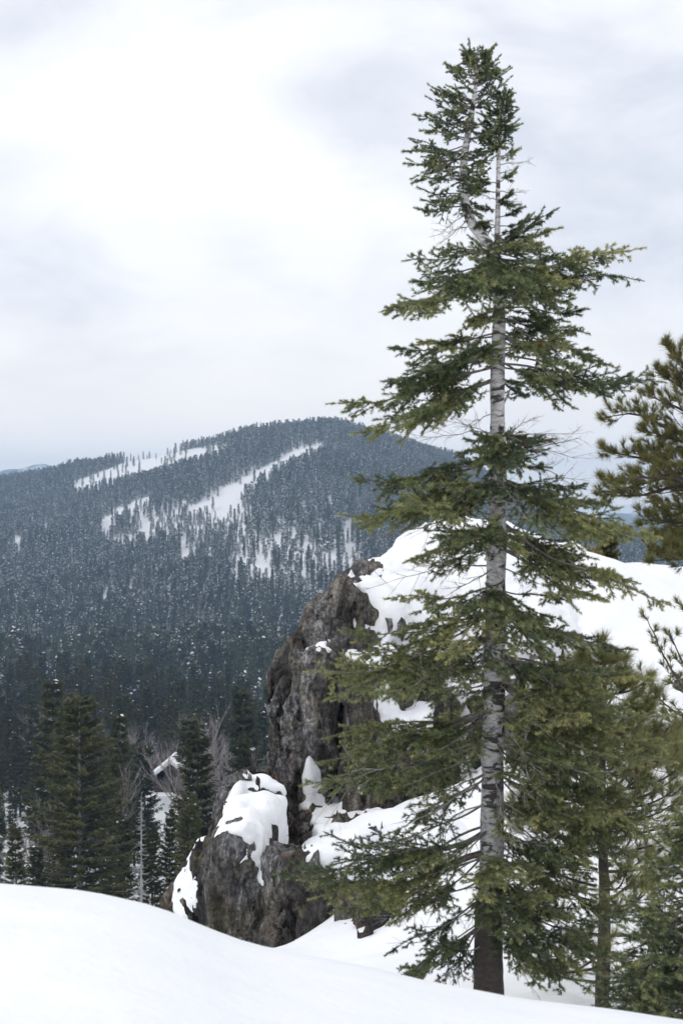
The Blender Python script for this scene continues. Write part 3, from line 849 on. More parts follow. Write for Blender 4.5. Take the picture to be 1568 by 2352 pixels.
def build_fir():
    rng = np.random.default_rng(11)
    base = P(1121, 2400, FD)
    t = thing('fir_tree', 'tall weathered fir with forked pale grey trunk standing in the snow in front', 'tree', base)
    main, lt, rt = px_path(TRUNK, FD), px_path(LEFT_TOP, FD, 4), px_path(RIGHT_TOP, FD, 4)
    a = Acc()
    for pth, ns in ((main, 18), (lt, 12), (rt, 10)):
        # resample densely so that the bark can be uneven
        d = np.concatenate([[0], np.cumsum(np.linalg.norm(np.diff(pth[:, :3], axis=0), axis=1))])
        q = np.linspace(0, d[-1], int(d[-1] / 0.05))
        pp = np.stack([np.interp(q, d, pth[:, k]) for k in range(4)], 1)
        V, Fc = tube(pp[:, :3], pp[:, 3], ns)
        c = np.repeat(pp[:, :3], ns, 0)
        V = c + (V - c) * (1 + 0.10 * fbm(V * np.array([7, 7, 3.5]), 4, 90)[:, None])
        a.add(V, Fc)
    a.build('trunk', [M_firbark], t, smooth=True)
    def add(va, ut, vt, dy, path=main, start=0.32, W=0.30, sag=0.05, dens=1.0, du=0, **k):
        p0 = trunk_at(path, va); p0[0] += du / F * FD
        p1 = P(ut, vt, FD); p1[1] += dy
        s = (FD + dy) / FD                                # keep the bearing of the tip seen in the photo
        p1[0] *= s; p1[2] *= s
        wd, lf = frond(rng, p0, p1, start, W, sag, dens=dens, **k)
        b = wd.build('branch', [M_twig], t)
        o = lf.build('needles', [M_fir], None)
        o.parent = b
    L = [  # attach v, tip u, tip v, depth offset
        (560, 1262, 488, 0), (556, 1268, 528, -.2), (566, 1210, 505, .25), (575, 945, 600, 0.1), (570, 1015, 572, .3), (600, 892, 716, -.2), (606, 960, 650, -.45),
        (610, 1458, 566, -.35), (604, 1452, 640, -.1), (598, 1390, 600, -.5), (590, 1300, 600, .1), (596, 1310, 650, -.4),
        (585, 1205, 650, -.95), (600, 1130, 650, -.95), (580, 1262, 640, -.7), (588, 1060, 640, -.55), (600, 1090, 660, .55), (560, 1245, 570, .5), (575, 1180, 560, -.4),
        (570, 1090, 590, -.5), (620, 1200, 690, -.8), (630, 1010, 690, .3), (615, 1300, 680, .4),
        (690, 1332, 716, .2), (680, 1305, 690, -.4), (690, 1066, 752, .3), (700, 1085, 735, -.2), (720, 1260, 740, .5),
        (745, 1392, 832, -.25), (735, 1332, 765, .3), (750, 1290, 800, -.5), (760, 1340, 800, .1), (770, 1240, 800, .6), (765, 1320, 840, -.6),
        (775, 910, 805, -.1), (790, 897, 872, -.35), (780, 965, 790, .4), (785, 1030, 800, -.6), (800, 1040, 822, .6), (800, 950, 840, -.6), (810, 930, 890, .1),
        (815, 1420, 884, 0.1), (840, 1508, 884, -.7), (830, 1380, 900, -.4), (835, 1300, 880, .5), (850, 1250, 890, -.3),
        (835, 772, 934, -.35), (850, 830, 1000, -.55), (830, 900, 905, .2), (860, 880, 960, -.15), (850, 1000, 920, .5), (870, 940, 960, -.6), (880, 1200, 910, .4),
        (1010, 1255, 1012, .2), (1015, 1062, 1042, .3), (1000, 1185, 1050, -.6), (1010, 1100, 1060, -.6), (1030, 1245, 1075, -.2), (1030, 1030, 1065, .1), (990, 1180, 1010, .4),
        (1000, 1080, 1010, -.3), (1020, 1140, 1070, -.7),
        (1070, 822, 1106, -.45), (1075, 905, 1105, .2), (1085, 850, 1180, -.7), (1080, 1000, 1110, -.7), (1095, 795, 1186, -.75), (1090, 950, 1150, -.3), (1100, 1040, 1160, -.8), (1080, 930, 1140, .4),
        (1090, 1332, 1112, .2), (1095, 1442, 1215, -.45), (1090, 1402, 1165, .1), (1100, 1265, 1140, -.6), (1105, 1350, 1190, -.5), (1110, 1300, 1150, .5), (1120, 1502, 1240, -.8),
        (1215, 1015, 1225, -.95), (1200, 945, 1282, .1), (1205, 1000, 1322, -.35), (1200, 1190, 1265, -.6), (1210, 1080, 1290, .3),
        (1215, 1300, 1282, .1), (1220, 1524, 1378, -.6), (1230, 1402, 1335, -.25), (1225, 1352, 1285, .35), (1235, 1450, 1330, 0), (1240, 1380, 1380, -.5), (1240, 1280, 1320, -.5),
        (1335, 902, 1372, -.2), (1340, 960, 1402, .3), (1330, 1302, 1372, .2), (1345, 1285, 1425, -.45), (1340, 1205, 1440, -.95), (1360, 1245, 1495, -.95), (1350, 1060, 1400, -.7), (1370, 1100, 1465, .6),
        (1350, 1160, 1400, -.9), (1345, 1010, 1440, -.3), (1380, 1180, 1500, -.7), (1360, 1240, 1430, .5), (1370, 1020, 1500, -.85), (1390, 1320, 1470, -.2),
        (1385, 800, 1452, -.35), (1395, 832, 1502, -.55), (1400, 1438, 1490, -.2), (1395, 1402, 1482, .3), (1400, 1342, 1475, -.6), (1400, 920, 1460, .2), (1410, 1290, 1520, .4),
        (1440, 722, 1552, -.5), (1450, 762, 1592, -.65), (1445, 900, 1560, .1), (1460, 1000, 1545, -.7), (1455, 840, 1580, -.2), (1470, 1060, 1580, -.8), (1460, 950, 1600, -.5),
        (1475, 1482, 1562, -.35), (1480, 1350, 1542, .3), (1490, 1302, 1565, -.65), (1485, 1422, 1605, -.55), (1490, 1250, 1560, .4), (1500, 1380, 1600, .1),
        (1570, 960, 1592, .3), (1575, 1022, 1645, -.55), (1560, 1520, 1652, -.45), (1570, 1450, 1620, .2), (1580, 1330, 1640, -.7), (1590, 1400, 1680, -.3),
        (1610, 750, 1742, -.45), (1600, 802, 1664, 0), (1615, 900, 1692, -.55), (1620, 850, 1762, .2), (1640, 960, 1740, -.75), (1630, 1010, 1700, .3), (1635, 800, 1720, .1),
        (1640, 1558, 1702, -.35), (1630, 1440, 1645, .3), (1645, 1330, 1660, -.75), (1650, 1480, 1742, .1), (1660, 1390, 1730, -.6), (1655, 1290, 1720, .5),
        (1680, 707, 1790, -.55), (1690, 900, 1822, -.2), (1700, 1000, 1770, .5), (1695, 790, 1810, -.2), (1710, 930, 1800, -.8),
        (1720, 1502, 1792, -.45), (1725, 1300, 1750, -.85), (1730, 1350, 1792, .3), (1740, 1420, 1820, -.1), (1740, 1250, 1790, -.5),
        (1800, 900, 1904, -.2), (1810, 862, 1942, -.45), (1800, 1000, 1855, .45), (1820, 1402, 1875, -.75), (1825, 1502, 1902, .2), (1830, 1280, 1855, -.55), (1830, 1562, 1862, -.25),
        (1850, 1350, 1920, .4), (1840, 1230, 1900, -.8),
        (1890, 648, 2002, -.7), (1900, 762, 1992, -.25), (1905, 850, 1984, .3), (1900, 1302, 1965, -.75), (1910, 1452, 1982, -.45), (1920, 1240, 1980, .4), (1915, 1370, 2010, .1), (1910, 920, 2000, -.7),
        (1960, 732, 2062, -.65), (1965, 782, 2102, -.35), (1970, 900, 2112, .3), (1960, 1200, 2010, -.95), (1980, 1250, 2065, -.75), (1975, 1122, 2060, -.95), (1985, 1350, 2045, -.2), (1970, 830, 2080, .1),
        (2000, 1160, 2090, -.85), (1990, 1290, 2090, .4), (1990, 960, 2080, -.6),
        (2050, 900, 2182, -.15), (2055, 1400, 2125, -.45), (2050, 1300, 2155, -.35), (2060, 1252, 2205, -.65), (2070, 1350, 2190, .2), (2060, 1200, 2140, -.9), (2065, 1220, 2180, .5),
        (1490, 1330, 1590, .2), (1520, 1290, 1610, -.5), (1540, 1400, 1660, -.6), (1560, 1340, 1700, .1), (1600, 1290, 1750, -.6), (1620, 1530, 1760, -.5), (1660, 1420, 1800, -.7), (1690, 1270, 1830, -.6),
        (1700, 1460, 1850, -.2), (1740, 1330, 1870, -.5), (1750, 1550, 1900, -.5), (1790, 1300, 1920, -.2), (1800, 1420, 1950, -.5), (1850, 1540, 1990, -.6), (1870, 1340, 1990, -.5), (1900, 1260, 2030, .2),
        (1930, 1400, 2060, -.5), (1960, 1300, 2100, -.6), (2000, 1380, 2160, -.5), (2020, 1230, 2120, .3), (2040, 1320, 2220, -.4), (2080, 1200, 2210, -.5), (1960, 1440, 2110, -.3), (2010, 1180, 2160, -.8),
        (1420, 880, 1520, -.4), (1450, 800, 1560, -.3), (1640, 760, 1690, -.2), (1660, 860, 1720, -.5), (1900, 700, 2010, -.5), (1940, 820, 2040, -.6),
        (2110, 852, 2282, -.25), (2115, 950, 2250, .2), (2120, 1000, 2262, .35), (2110, 1330, 2255, 0), (2120, 1242, 2262, -.45), (2100, 1450, 2205, -.3), (2100, 920, 2240, -.6), (2120, 1290, 2240, .4),
    ]
    for va, ut, vt, dy in L:
        low = va > 1000
        for twin in range(2):
            if twin:
                if rng.random() > (0.2 if va < 1300 else 0.06): break
                ut, vt, dy = ut + (1135 - ut) * rng.uniform(0.1, 0.35), vt + rng.normal(0, 22), dy + rng.choice([-1, 1]) * rng.uniform(0.2, 0.45)
            add(va, ut, vt, dy, start=0.26 if abs(ut - 1135) > 120 else 0.16, W=0.27 if abs(ut - 1135) > 250 else (0.40 if va < 1300 else 0.34),
                tint0=(0.41 if va < 1000 else 0.44) + 0.04 * (va > 1450 and ut > 1200) + 0.06 * (dy < -0.3) - (0.14 if va > 2040 else 0), sag=0.04 if low else 0.03, dens=1.2 if va < 1300 else 0.88)  # lowest branches get a deeper green, partly shade put into the tint
    # the crooked left leader: short upswept branches all round
    for v in np.arange(140, 470, 11.0):
        if rng.random() < (0.35 if v > 395 else 0.06): continue
        for k in range(3):
            reach = np.interp(v, [110, 135, 165, 200, 260, 300, 360, 400, 470], [16, 28, 54, 72, 94, 114, 124, 108, 100]) * rng.uniform(0.5, 1.1)
            az = rng.uniform(0, 2 * math.pi)
            lx, ly = math.cos(az) * reach, math.sin(az) * reach / F * FD
            if lx > 0 and v > 240: lx *= 0.8 if v < 360 else 0.55
            c = trunk_at(lt, v); cu = CU + F * c[0] / FD
            rise = np.interp(v, [110, 150, 220, 350, 470], [-0.9, -0.7, -0.35, -0.05, 0.25])
            add(v + 8, cu + lx, v + rise * reach + rng.normal(0, 8), ly, path=lt, start=0.2, W=0.42, sag=0.05, r0=0.006, tint0=0.38, nlen=0.022, dens=0.9)
    for v in np.arange(225, 345, 13.0):
        for k in range(3):
            reach = np.interp(v, [210, 250, 300, 345], [16, 34, 44, 46]) * rng.uniform(0.6, 1.05)
            az = rng.uniform(0, 2 * math.pi)
            c = trunk_at(rt, v); cu = CU + F * c[0] / FD
            add(v + 6, cu + math.cos(az) * reach, v - 0.35 * reach + rng.normal(0, 6), math.sin(az) * reach / F * FD, path=rt, start=0.15, W=0.42, r0=0.005, tint0=0.36, nlen=0.022, dens=0.9)
    for v, ut, vt in ((355, 1180, 350), (440, 1085, 430), (428, 1110, 415), (470, 1165, 450), (455, 1175, 472), (500, 1185, 485), (515, 1110, 520), (420, 1172, 400), (490, 1105, 478), (535, 1190, 520), (530, 1215, 505)):
        add(v, ut, vt, rng.uniform(-.15, .15), path=rt, start=0.3, W=0.3, r0=0.005, tint0=0.34, dens=0.7)
    for v, ut, vt in ((470, 972, 482), (455, 985, 462), (505, 1108, 512), (440, 978, 440), (330, 945, 345), (340, 948, 378), (350, 962, 400), (300, 985, 300), (290, 968, 268), (240, 1010, 262), (380, 965, 415), (165, 1040, 155), (170, 1140, 165), (135, 1074, 122), (135, 1122, 120)):
        add(v, ut, vt, rng.uniform(-.2, .1), path=lt, start=0.3, W=0.34, r0=0.006, tint0=0.4)
    # dead grey twigs
    dead = [(985, 1005, 978, 0, main), (1000, 962, 1004, -.2, main), (995, 1335, 1042, -.2, main), (1000, 1326, 984, .1, main), (1060, 1322, 1092, -.3, main), (960, 1060, 985, .3, main),
            (1005, 1230, 965, -.2, main), (1050, 1330, 1010, 0, main), (500, 1010, 560, 0, lt), (515, 1030, 528, .2, lt), (495, 1000, 545, -.2, lt), (385, 1215, 372, 0, rt), (400, 1178, 392, .1, rt), (440, 1205, 436, 0, rt),
            (360, 1180, 366, -.1, rt), (465, 1190, 460, 0, rt), (520, 1090, 505, 0, rt), (540, 1245, 512, 0, rt), (455, 1100, 445, 0, rt),
            (1130, 1060, 1160, -.6, main), (1120, 1200, 1190, -.7, main), (1170, 860, 1190, -.5, main), (1260, 900, 1335, 0, main), (1250, 1040, 1320, -.4, main), (1280, 1240, 1350, -.3, main),
            (1310, 1050, 1360, -.5, main), (1290, 960, 1310, .2, main), (1540, 960, 1580, -.5, main), (1560, 1250, 1640, -.5, main), (1590, 1270, 1690, -.4, main), (1700, 1220, 1850, -.6, main), (1720, 760, 1800, -.5, main), (1710, 820, 1770, -.6, main),
            (1660, 1260, 1780, -.7, main), (1690, 1330, 1790, -.6, main), (1800, 950, 1880, -.4, main), (1850, 930, 1960, -.3, main), (1840, 1230, 1960, -.6, main), (1780, 1190, 1920, -.8, main),
            (1900, 1000, 2050, -.4, main), (1960, 920, 2090, -.2, main), (2040, 960, 2160, -.5, main), (2080, 930, 2250, 0, main), (2120, 1240, 2290, -.4, main), (2140, 1020, 2260, -.3, main),
            (1480, 980, 1550, -.6, main), (1500, 1260, 1570, -.5, main), (1570, 1040, 1600, .3, main), (1620, 1240, 1600, .2, main), (1760, 1000, 1830, .2, main), (1870, 1290, 1900, .2, main)]
    for va, ut, vt, dy, pth in dead:
        p0 = trunk_at(pth, va); s = (FD + dy) / FD
        p1 = P(ut, vt, FD); p1 = np.array([p1[0] * s, FD + dy, p1[2] * s])
        dead_branch(rng, p0, p1, 14, 0.006 if va < 1050 else 0.0085).build('dead_branch', [M_dead], t)
    return t
build_fir()

# ------------------------------------------------------------------ pines with long needle tufts
def pine_limb(rng, pts, r0, tuft, nn, nw, sec_start=0.35, sec_n=14, sec_len=0.3, rise=0.35, tert=3, tint=0.5, flat=0.5):
    """pts: polyline of the limb; returns wood, needles"""
    wood, leaf = Acc(), Acc()
    pts = np.asarray(pts, float)
    d = np.concatenate([[0], np.cumsum(np.linalg.norm(np.diff(pts, axis=0), axis=1))]); L = d[-1]
    n = max(8, int(L / 0.08)); q = np.linspace(0, L, n)
    A = np.stack([np.interp(q, d, pts[:, k]) for k in range(3)], 1)
    ker = np.ones(5) / 5
    A = np.stack([np.convolve(np.pad(A[:, k], 2, 'edge'), ker, 'valid') for k in range(3)], 1)
    A += np.cumsum(rng.normal(0, 0.006, (n, 3)), 0) * np.linspace(0, 1, n)[:, None]
    rr = r0 * (1 - np.linspace(0, 1, n))**0.8 + 0.004
    V, Fc = tube(A, rr, 6); wood.add(V, Fc)
    tp, td = [A[-1]], [unit(A[-1] - A[-2])]
    for i in range(sec_n):
        s = sec_start + (1 - sec_start) * (i + rng.random()) / sec_n
        x = min(s, 0.995) * (n - 1); j = min(int(x), n - 2)
        o = A[j] + (A[j + 1] - A[j]) * (x - j); T = unit(A[j + 1] - A[j])
        S = unit(np.cross(T, [0, 0, 1.0])) * (1 if i % 2 else -1)
        D = unit(T * rng.uniform(0.5, 0.9) + S * rng.uniform(0.3, 0.9) * flat * 2 + np.array([0, 0, rise + rng.normal(0, 0.35)]))
        l = sec_len * (1.15 - 0.75 * (s - sec_start) / (1 - sec_start)) * rng.uniform(0.6, 1.2)
        m = 6; t = np.linspace(0, 1, m)[:, None]
        B = o + D * l * t; B[:, 2] += 0.12 * l * t[:, 0]**2 - 0.10 * l * np.sin(math.pi * t[:, 0])
        V, Fc = tube(B, max(0.0035, rr[j] * 0.35) * (1 - 0.6 * t[:, 0]), 4); wood.add(V, Fc)
        tp.append(B[-1]); td.append(unit(B[-1] - B[-2]))
        for k in range(tert):
            f = rng.uniform(0.35, 0.98); y = f * (m - 1); jj = min(int(y), m - 2)
            o2 = B[jj] + (B[jj + 1] - B[jj]) * (y - jj)
            D2 = unit(D + rng.normal(0, 0.55, 3) + np.array([0, 0, rise * 0.8]))
            l2 = l * rng.uniform(0.18, 0.42)
            V, Fc = tubes_multi(o2[None], (o2 + D2 * l2)[None], 0.0035, 0.0025, 4); wood.add(V, Fc)
            tp.append(o2 + D2 * l2); td.append(unit(D2 + np.array([0, 0, 0.25])))
    tp, td = np.array(tp), unit(np.array(td))
    tn = tint + rng.normal(0, 0.1, len(tp))
    V, Fc, T = needles(tp - td * tuft * 0.55, td, np.full(len(tp), tuft * 0.6), nn, tuft, nw, 0.25, 1.15, rng, tn, lift=0.1)
    leaf.add(V, Fc, 0, T)
    return wood, leaf

def place_limb(t, rng, pts, bark, nmat, **k):
    wd, lf = pine_limb(rng, pts, k.pop('r0'), k.pop('tuft'), k.pop('nn'), k.pop('nw'), **k)
    b = wd.build('branch', [bark], t)
    o = lf.build('needles', [nmat], None); o.parent = b

def build_big_pine():
    rng = np.random.default_rng(5)
    D = 20.0
    xb = P(1760, 1600, D)[0]
    zb = gz(xb, D)
    t = thing('pine_tree', 'large pine at the right edge with dark limbs and bushy needle tufts', 'tree', (xb, D, zb))
    a = Acc()
    zz = np.linspace(zb - 0.3, P(0, 560, D)[2], 60)
    pth = np.stack([xb + 0.05 * np.sin(zz), np.full(60, D), zz], 1)
    V, Fc = tube(pth, np.linspace(0.26, 0.03, 60), 14)
    c = np.repeat(pth, 14, 0); V = c + (V - c) * (1 + 0.12 * fbm(V * 4, 3, 12)[:, None])
    a.add(V, Fc); a.build('trunk', [M_pinebark], t, smooth=True)
    limbs = [  # attach v, then points (u, v, depth offset)
        (980, [(1640, 930, -.3), (1575, 850, -.4), (1525, 800, -.4)]), (1000, [(1640, 960, .2), (1560, 890, .3), (1500, 862, .3)]), (960, [(1660, 880, 0), (1610, 810, .2), (1580, 790, .2)]),
        (1030, [(1640, 985, -.6), (1560, 940, -.8), (1480, 905, -.8)]), (1040, [(1640, 1010, .1), (1540, 990, .2), (1450, 950, .3), (1390, 962, .3)]),
        (1060, [(1650, 1030, -.2), (1550, 1010, -.4), (1470, 985, -.4)]), (1110, [(1650, 1080, -.3), (1540, 1060, -.5), (1440, 1035, -.6), (1375, 1022, -.6)]),
        (1120, [(1640, 1090, .5), (1560, 1070, .8), (1480, 1040, .9)]), (1150, [(1650, 1110, 0), (1560, 1085, -.1), (1490, 1110, -.2), (1430, 1125, -.2), (1365, 1130, -.2)]),
        (1155, [(1640, 1120, -.5), (1540, 1090, -.8), (1450, 1095, -.9), (1380, 1095, -.9)]), (1165, [(1640, 1115, -.2), (1550, 1120, -.3), (1470, 1140, -.4), (1400, 1142, -.4)]),
        (1200, [(1650, 1180, .2), (1560, 1170, .3), (1500, 1160, .4)]), (1230, [(1650, 1210, -.2), (1560, 1200, -.3), (1470, 1195, -.4)]),
        (1260, [(1650, 1240, .4), (1570, 1230, .6), (1500, 1235, .7)]), (1290, [(1650, 1270, -.3), (1570, 1260, -.5), (1500, 1265, -.5)]), (1240, [(1650, 1190, .9), (1580, 1150, 1.2), (1530, 1125, 1.3)]),
        (1300, [(1650, 1270, .8), (1580, 1280, 1.1), (1490, 1285, 1.2)]), (1330, [(1660, 1290, -.6), (1600, 1270, -.9), (1555, 1250, -1)]),
        (1680, [(1640, 1640, -1.2), (1570, 1590, -1.8), (1520, 1500, -2.0), (1482, 1415, -2.1)]), (1700, [(1640, 1650, -1), (1560, 1640, -1.5), (1510, 1590, -1.6), (1475, 1540, -1.6)]),
        (1640, [(1640, 1590, -1.4), (1580, 1520, -2.0), (1540, 1440, -2.2)]), (1720, [(1640, 1690, -1.2), (1570, 1680, -1.7), (1500, 1650, -1.9)]), (1600, [(1650, 1500, -1.2), (1590, 1420, -1.8), (1556, 1372, -1.9)]),
        (1660, [(1640, 1600, -.9), (1575, 1550, -1.3), (1540, 1560, -1.5)]),
    ]
    # the sides that the photograph does not show: limbs all round, shorter towards the top
    for va in np.arange(620, 1480, 42):
        for k in range(3):
            az = rng.uniform(-1.9, 1.9) if va > 800 else rng.uniform(0, 6.28)          # 0 points to the right, away from the frame
            reach = np.interp(va, [600, 800, 1100, 1480], [60, 170, 330, 300]) * rng.uniform(0.7, 1.05)
            c, s = math.cos(az) * reach, math.sin(az) * reach / F * D
            limbs.append((va, [(1760 + c * .4, va - 8, s * .4), (1760 + c * .75, va - 22, s * .75), (1760 + c, va - 50, s)]))
    for va, pl in limbs:
        z0 = (CV - va) / F * D
        pts = [np.array([xb, D, z0])]
        for u, v, dy in pl: pts.append(P(u, v, D + dy))
        low = va > 1500
        place_limb(t, rng, pts, M_pinebark, M_pine, r0=0.045 if not low else 0.03, tuft=0.125 if not low else 0.10, nn=40 if not low else 34, nw=0.0075, sec_start=0.42,
                   sec_n=21 if not low else 14, sec_len=0.42 if not low else 0.34, rise=0.28, tert=3 if not low else 2, tint=0.5 if not low else 0.55)
    return t
build_big_pine()

def build_sapling():
    rng = np.random.default_rng(9)
    D = 13.2
    x = P(1384, 2300, D)[0]; zb = gz(x, D) - 0.05
    t = thing('young_pine', 'young pine with long soft needles growing right of the fir', 'tree', (x, D, zb))
    zt = P(0, 1500, D)[2]
    a = Acc()
    zz = np.linspace(zb - 0.2, zt, 50)
    pth = np.stack([x + 0.012 * np.sin(zz * 3), np.full(50, D) , zz], 1)
    V, Fc = tube(pth, np.linspace(0.075, 0.014, 50), 10)
    c = np.repeat(pth, 10, 0); V = c + (V - c) * (1 + 0.10 * fbm(V * 12, 3, 12)[:, None])
    a.add(V, Fc); a.build('trunk', [M_pinebark], t, smooth=True)
    # leader
    wd, lf = pine_limb(rng, [(x, D, zt - 0.02), (x - 0.01, D, zt + 0.14)], 0.012, 0.13, 110, 0.0045, sec_n=2, sec_len=0.05, tert=0, tint=0.55)
    b = wd.build('leader', [M_pinebark], t); o = lf.build('needles', [M_sapling], None); o.parent = b
    H = zt - zb
    for k, f in enumerate(np.linspace(0.10, 0.97, 21)):
        nb = 6 if f > 0.45 else 3
        a0 = rng.uniform(0, 6)
        for j in range(nb):
            az = a0 + j * 2 * math.pi / nb + rng.normal(0, 0.2)
            l = np.interp(f, [0, .2, .45, .75, 1], [0.85, 0.85, 1.05, 0.8, 0.14]) * rng.uniform(0.6, 1.05)
            z = zb + f * H
            o = np.array([x, D, z]); dr = np.array([math.cos(az), math.sin(az), 0])
            pts = [o, o + dr * l * 0.45 + [0, 0, 0.08 * l], o + dr * l * 0.8 + [0, 0, 0.22 * l], o + dr * l + [0, 0, 0.42 * l]]
            if f < 0.25: pts = [o, o + dr * l * 0.5 + [0, 0, -0.05 * l], o + dr * l + [0, 0, -0.02 * l]]
            place_limb(t, rng, pts, M_pinebark, M_sapling, r0=0.012, tuft=0.14, nn=58, nw=0.0042, sec_start=0.35, sec_n=int(4 + 5 * l), sec_len=0.3 * l + 0.05, rise=0.25, tert=1, tint=0.5)
    return t
build_sapling()

def build_young_fir(u, v_top, D, label, half, seed, nwh=16, ang0=0):
    rng = np.random.default_rng(seed)
    x = P(u, 2000, D)[0]; zb = gz(x, D)
    zt = P(0, v_top, D)[2]; H = zt - zb
    t = thing('young_fir', label, 'tree', (x, D, zb))
    a = Acc()
    zz = np.linspace(zb - 0.2, zt, 40); pth = np.stack([np.full(40, x), np.full(40, D), zz], 1)
    V, Fc = tube(pth, np.linspace(0.055, 0.008, 40), 8); a.add(V, Fc); a.build('trunk', [M_pinebark], t, smooth=True)
    for f in np.linspace(0.06, 0.97, nwh):
        nb = 6; a0 = rng.uniform(0, 6)
        for j in range(nb):
            az = a0 + j * 2 * math.pi / nb + rng.normal(0, 0.2)
            l = half * (1.05 - f)**0.8 * rng.uniform(0.7, 1.05)
            p0 = np.array([x, D, zb + f * H]); p1 = p0 + np.array([math.cos(az) * l, math.sin(az) * l, l * (-0.12 + 0.45 * f)])
            wd, lf = frond(rng, p0, p1, 0.15, 0.48, 0.04, tint0=0.40, per=24, dens=1.0)
            b = wd.build('branch', [M_twig], t); o = lf.build('needles', [M_fir], None); o.parent = b
    return t
build_young_fir(1590, 1880, 9.6, 'dense dark young fir leaning into the lower right corner', 0.85, 31, 17)

# ------------------------------------------------------------------ valley conifers
def conifer(rng, h, rmax, nwh, nbr, nleaf, leaf, lw, base=0.08, p=0.85, droop=0.3, snow=0.0, ssize=0.3, tint=0.45, bare=0.0, acc=None, gap=0.0, tier=0.0):
    """crown of a conifer as branches covered with leaf shaped tufts: returns (crown Acc, trunk Acc)"""
    crown, trunk = Acc(), Acc()
    f = np.sort(rng.uniform(base, 0.985, nwh * nbr))
    if tier: f = f + tier * (np.round(f * nwh) / nwh - f)              # branches stand in whorls
    m = len(f)
    az = rng.uniform(0, 2 * math.pi, m)
    lobes = 1 + 0.22 * np.sin(az * 2 + rng.uniform(0, 6)) + 0.16 * np.sin(f * 31 + az * 1.0 + rng.uniform(0, 6))
    ln = (rmax * ((1 - f)**p) * rng.uniform(0.62, 1.1, m) * lobes + 0.02 * h) * np.where(f < base + 0.1, 0.75, 1)
    if gap:
        ln = np.where(vnoise(np.stack([np.cos(az) * 1.3, np.sin(az) * 1.3, f * 9], 1), int(rng.integers(1000))) > 1 - 2 * gap, ln * 0.35, ln)
    d = np.stack([np.cos(az), np.sin(az), np.zeros(m)], 1)
    o = np.stack([np.zeros(m), np.zeros(m), f * h], 1)
    up = np.array([0, 0, 1.0])
    rise = 0.55 * f - droop * (1 - f)
    def at(t): return o + d * (ln * t)[:, None] + up * (ln * (rise * t + 0.22 * t * t))[:, None]
    bt = tint + rng.normal(0, 0.08, m)
    # wood of the branches
    V, Fc = tubes_multi(o, at(np.full(m, 0.75)), 0.004 * ln + 0.004 * h / 10, 0.002 * ln + 0.001); trunk.add(V, Fc)
    for k in range(nleaf):
        t = np.clip((k + rng.uniform(0, 1, m)) / nleaf, 0.12 + bare, 1) ** 0.8
        P0 = at(t)
        s = np.where(rng.random(m) < 0.5, 1.0, -1.0)
        side = np.stack([-d[:, 1], d[:, 0], np.zeros(m)], 1) * s[:, None]
        a = rng.uniform(0.2, 1.25, m)[:, None]
        D = unit(d * np.cos(a) + side * np.sin(a) + up * rng.normal(-0.12, 0.25, m)[:, None])
        l = leaf * rng.uniform(0.6, 1.2, m) * (1.15 - 0.5 * t)
        wv = unit(np.cross(D, rng.standard_normal((m, 3)) * 0.6 + up)) * (lw * rng.uniform(0.7, 1.3, m))[:, None]
        mid = P0 + D * (l * 0.45)[:, None] + up * (0.06 * l)[:, None]
        tip = P0 + D * l[:, None] - up * (0.1 * l)[:, None]
        V = np.stack([P0, mid - wv, tip, mid + wv], 1).reshape(-1, 3)
        q = np.arange(m)[:, None] * 4
        Fc = np.concatenate([q + [0, 1, 2], q + [0, 2, 3]])
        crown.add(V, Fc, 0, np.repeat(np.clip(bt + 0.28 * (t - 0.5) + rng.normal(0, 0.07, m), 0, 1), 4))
    if snow:
        sel = np.nonzero(rng.random(m) < snow)[0]
        if len(sel):
            t = rng.uniform(0.45, 0.95, m)
            c = at(t)[sel] + up * 0.12 * ssize
            k = len(sel); sz = ssize * rng.uniform(0.5, 1.3, k) * (1.1 - 0.6 * f[sel])
            an = np.arange(6) * math.pi / 3
            ring = np.stack([np.cos(an), np.sin(an), np.full(6, -0.1)], 1)
            rv = c[:, None] + ring[None] * sz[:, None, None] * rng.uniform(0.6, 1.25, (k, 6, 1))
            rv[..., 2] -= (np.linalg.norm(rv[..., :2], axis=2) - np.linalg.norm(c[:, :2], axis=1)[:, None]) * 0.35
            top = c + up * (sz * 0.38)[:, None]
            V = np.concatenate([rv, top[:, None]], 1).reshape(-1, 3)
            q = np.arange(k)[:, None] * 7
            Fc = np.concatenate([q + [j, (j + 1) % 6, 6] for j in range(6)])
            crown.add(V, Fc, 1, 0.5)
    zz = np.array([-0.05, 0.0, 0.25, 0.5, 0.75, 0.97]) * h
    pth = np.stack([np.zeros(6), np.zeros(6), zz], 1)
    V, Fc = tube(pth, np.array([1.15, 1, 0.8, 0.55, 0.3, 0.06]) * h * 0.013, 7); trunk.add(V, Fc)
    return crown, trunk

def proto(seed, h, r, **k):
    rng = np.random.default_rng(seed)
    cr, tr = conifer(rng, h, r, **k)
    return cr, tr

# prototypes with parts: crown and trunk meshes, 20 m high
MID = []
for s, (r, p, base, tint, dr) in enumerate([(3.2, 0.85, 0.06, 0.42, 0.30), (2.7, 0.8, 0.10, 0.36, 0.35), (3.8, 0.75, 0.05, 0.46, 0.25), (2.3, 0.9, 0.16, 0.34, 0.4), (3.0, 0.7, 0.22, 0.5, 0.2), (2.1, 0.75, 0.08, 0.40, 0.4)]):
    cr, tr = proto(100 + s, 20.0, r, nwh=24, nbr=8, nleaf=26, leaf=0.8, lw=0.11, base=base, p=p, droop=dr, snow=0.045, ssize=0.5, tint=tint, gap=0.2, tier=0.6)
    MID.append((cr.mesh('crown', [M_mid, M_snow]), tr.mesh('trunk', [M_trunk_far])))

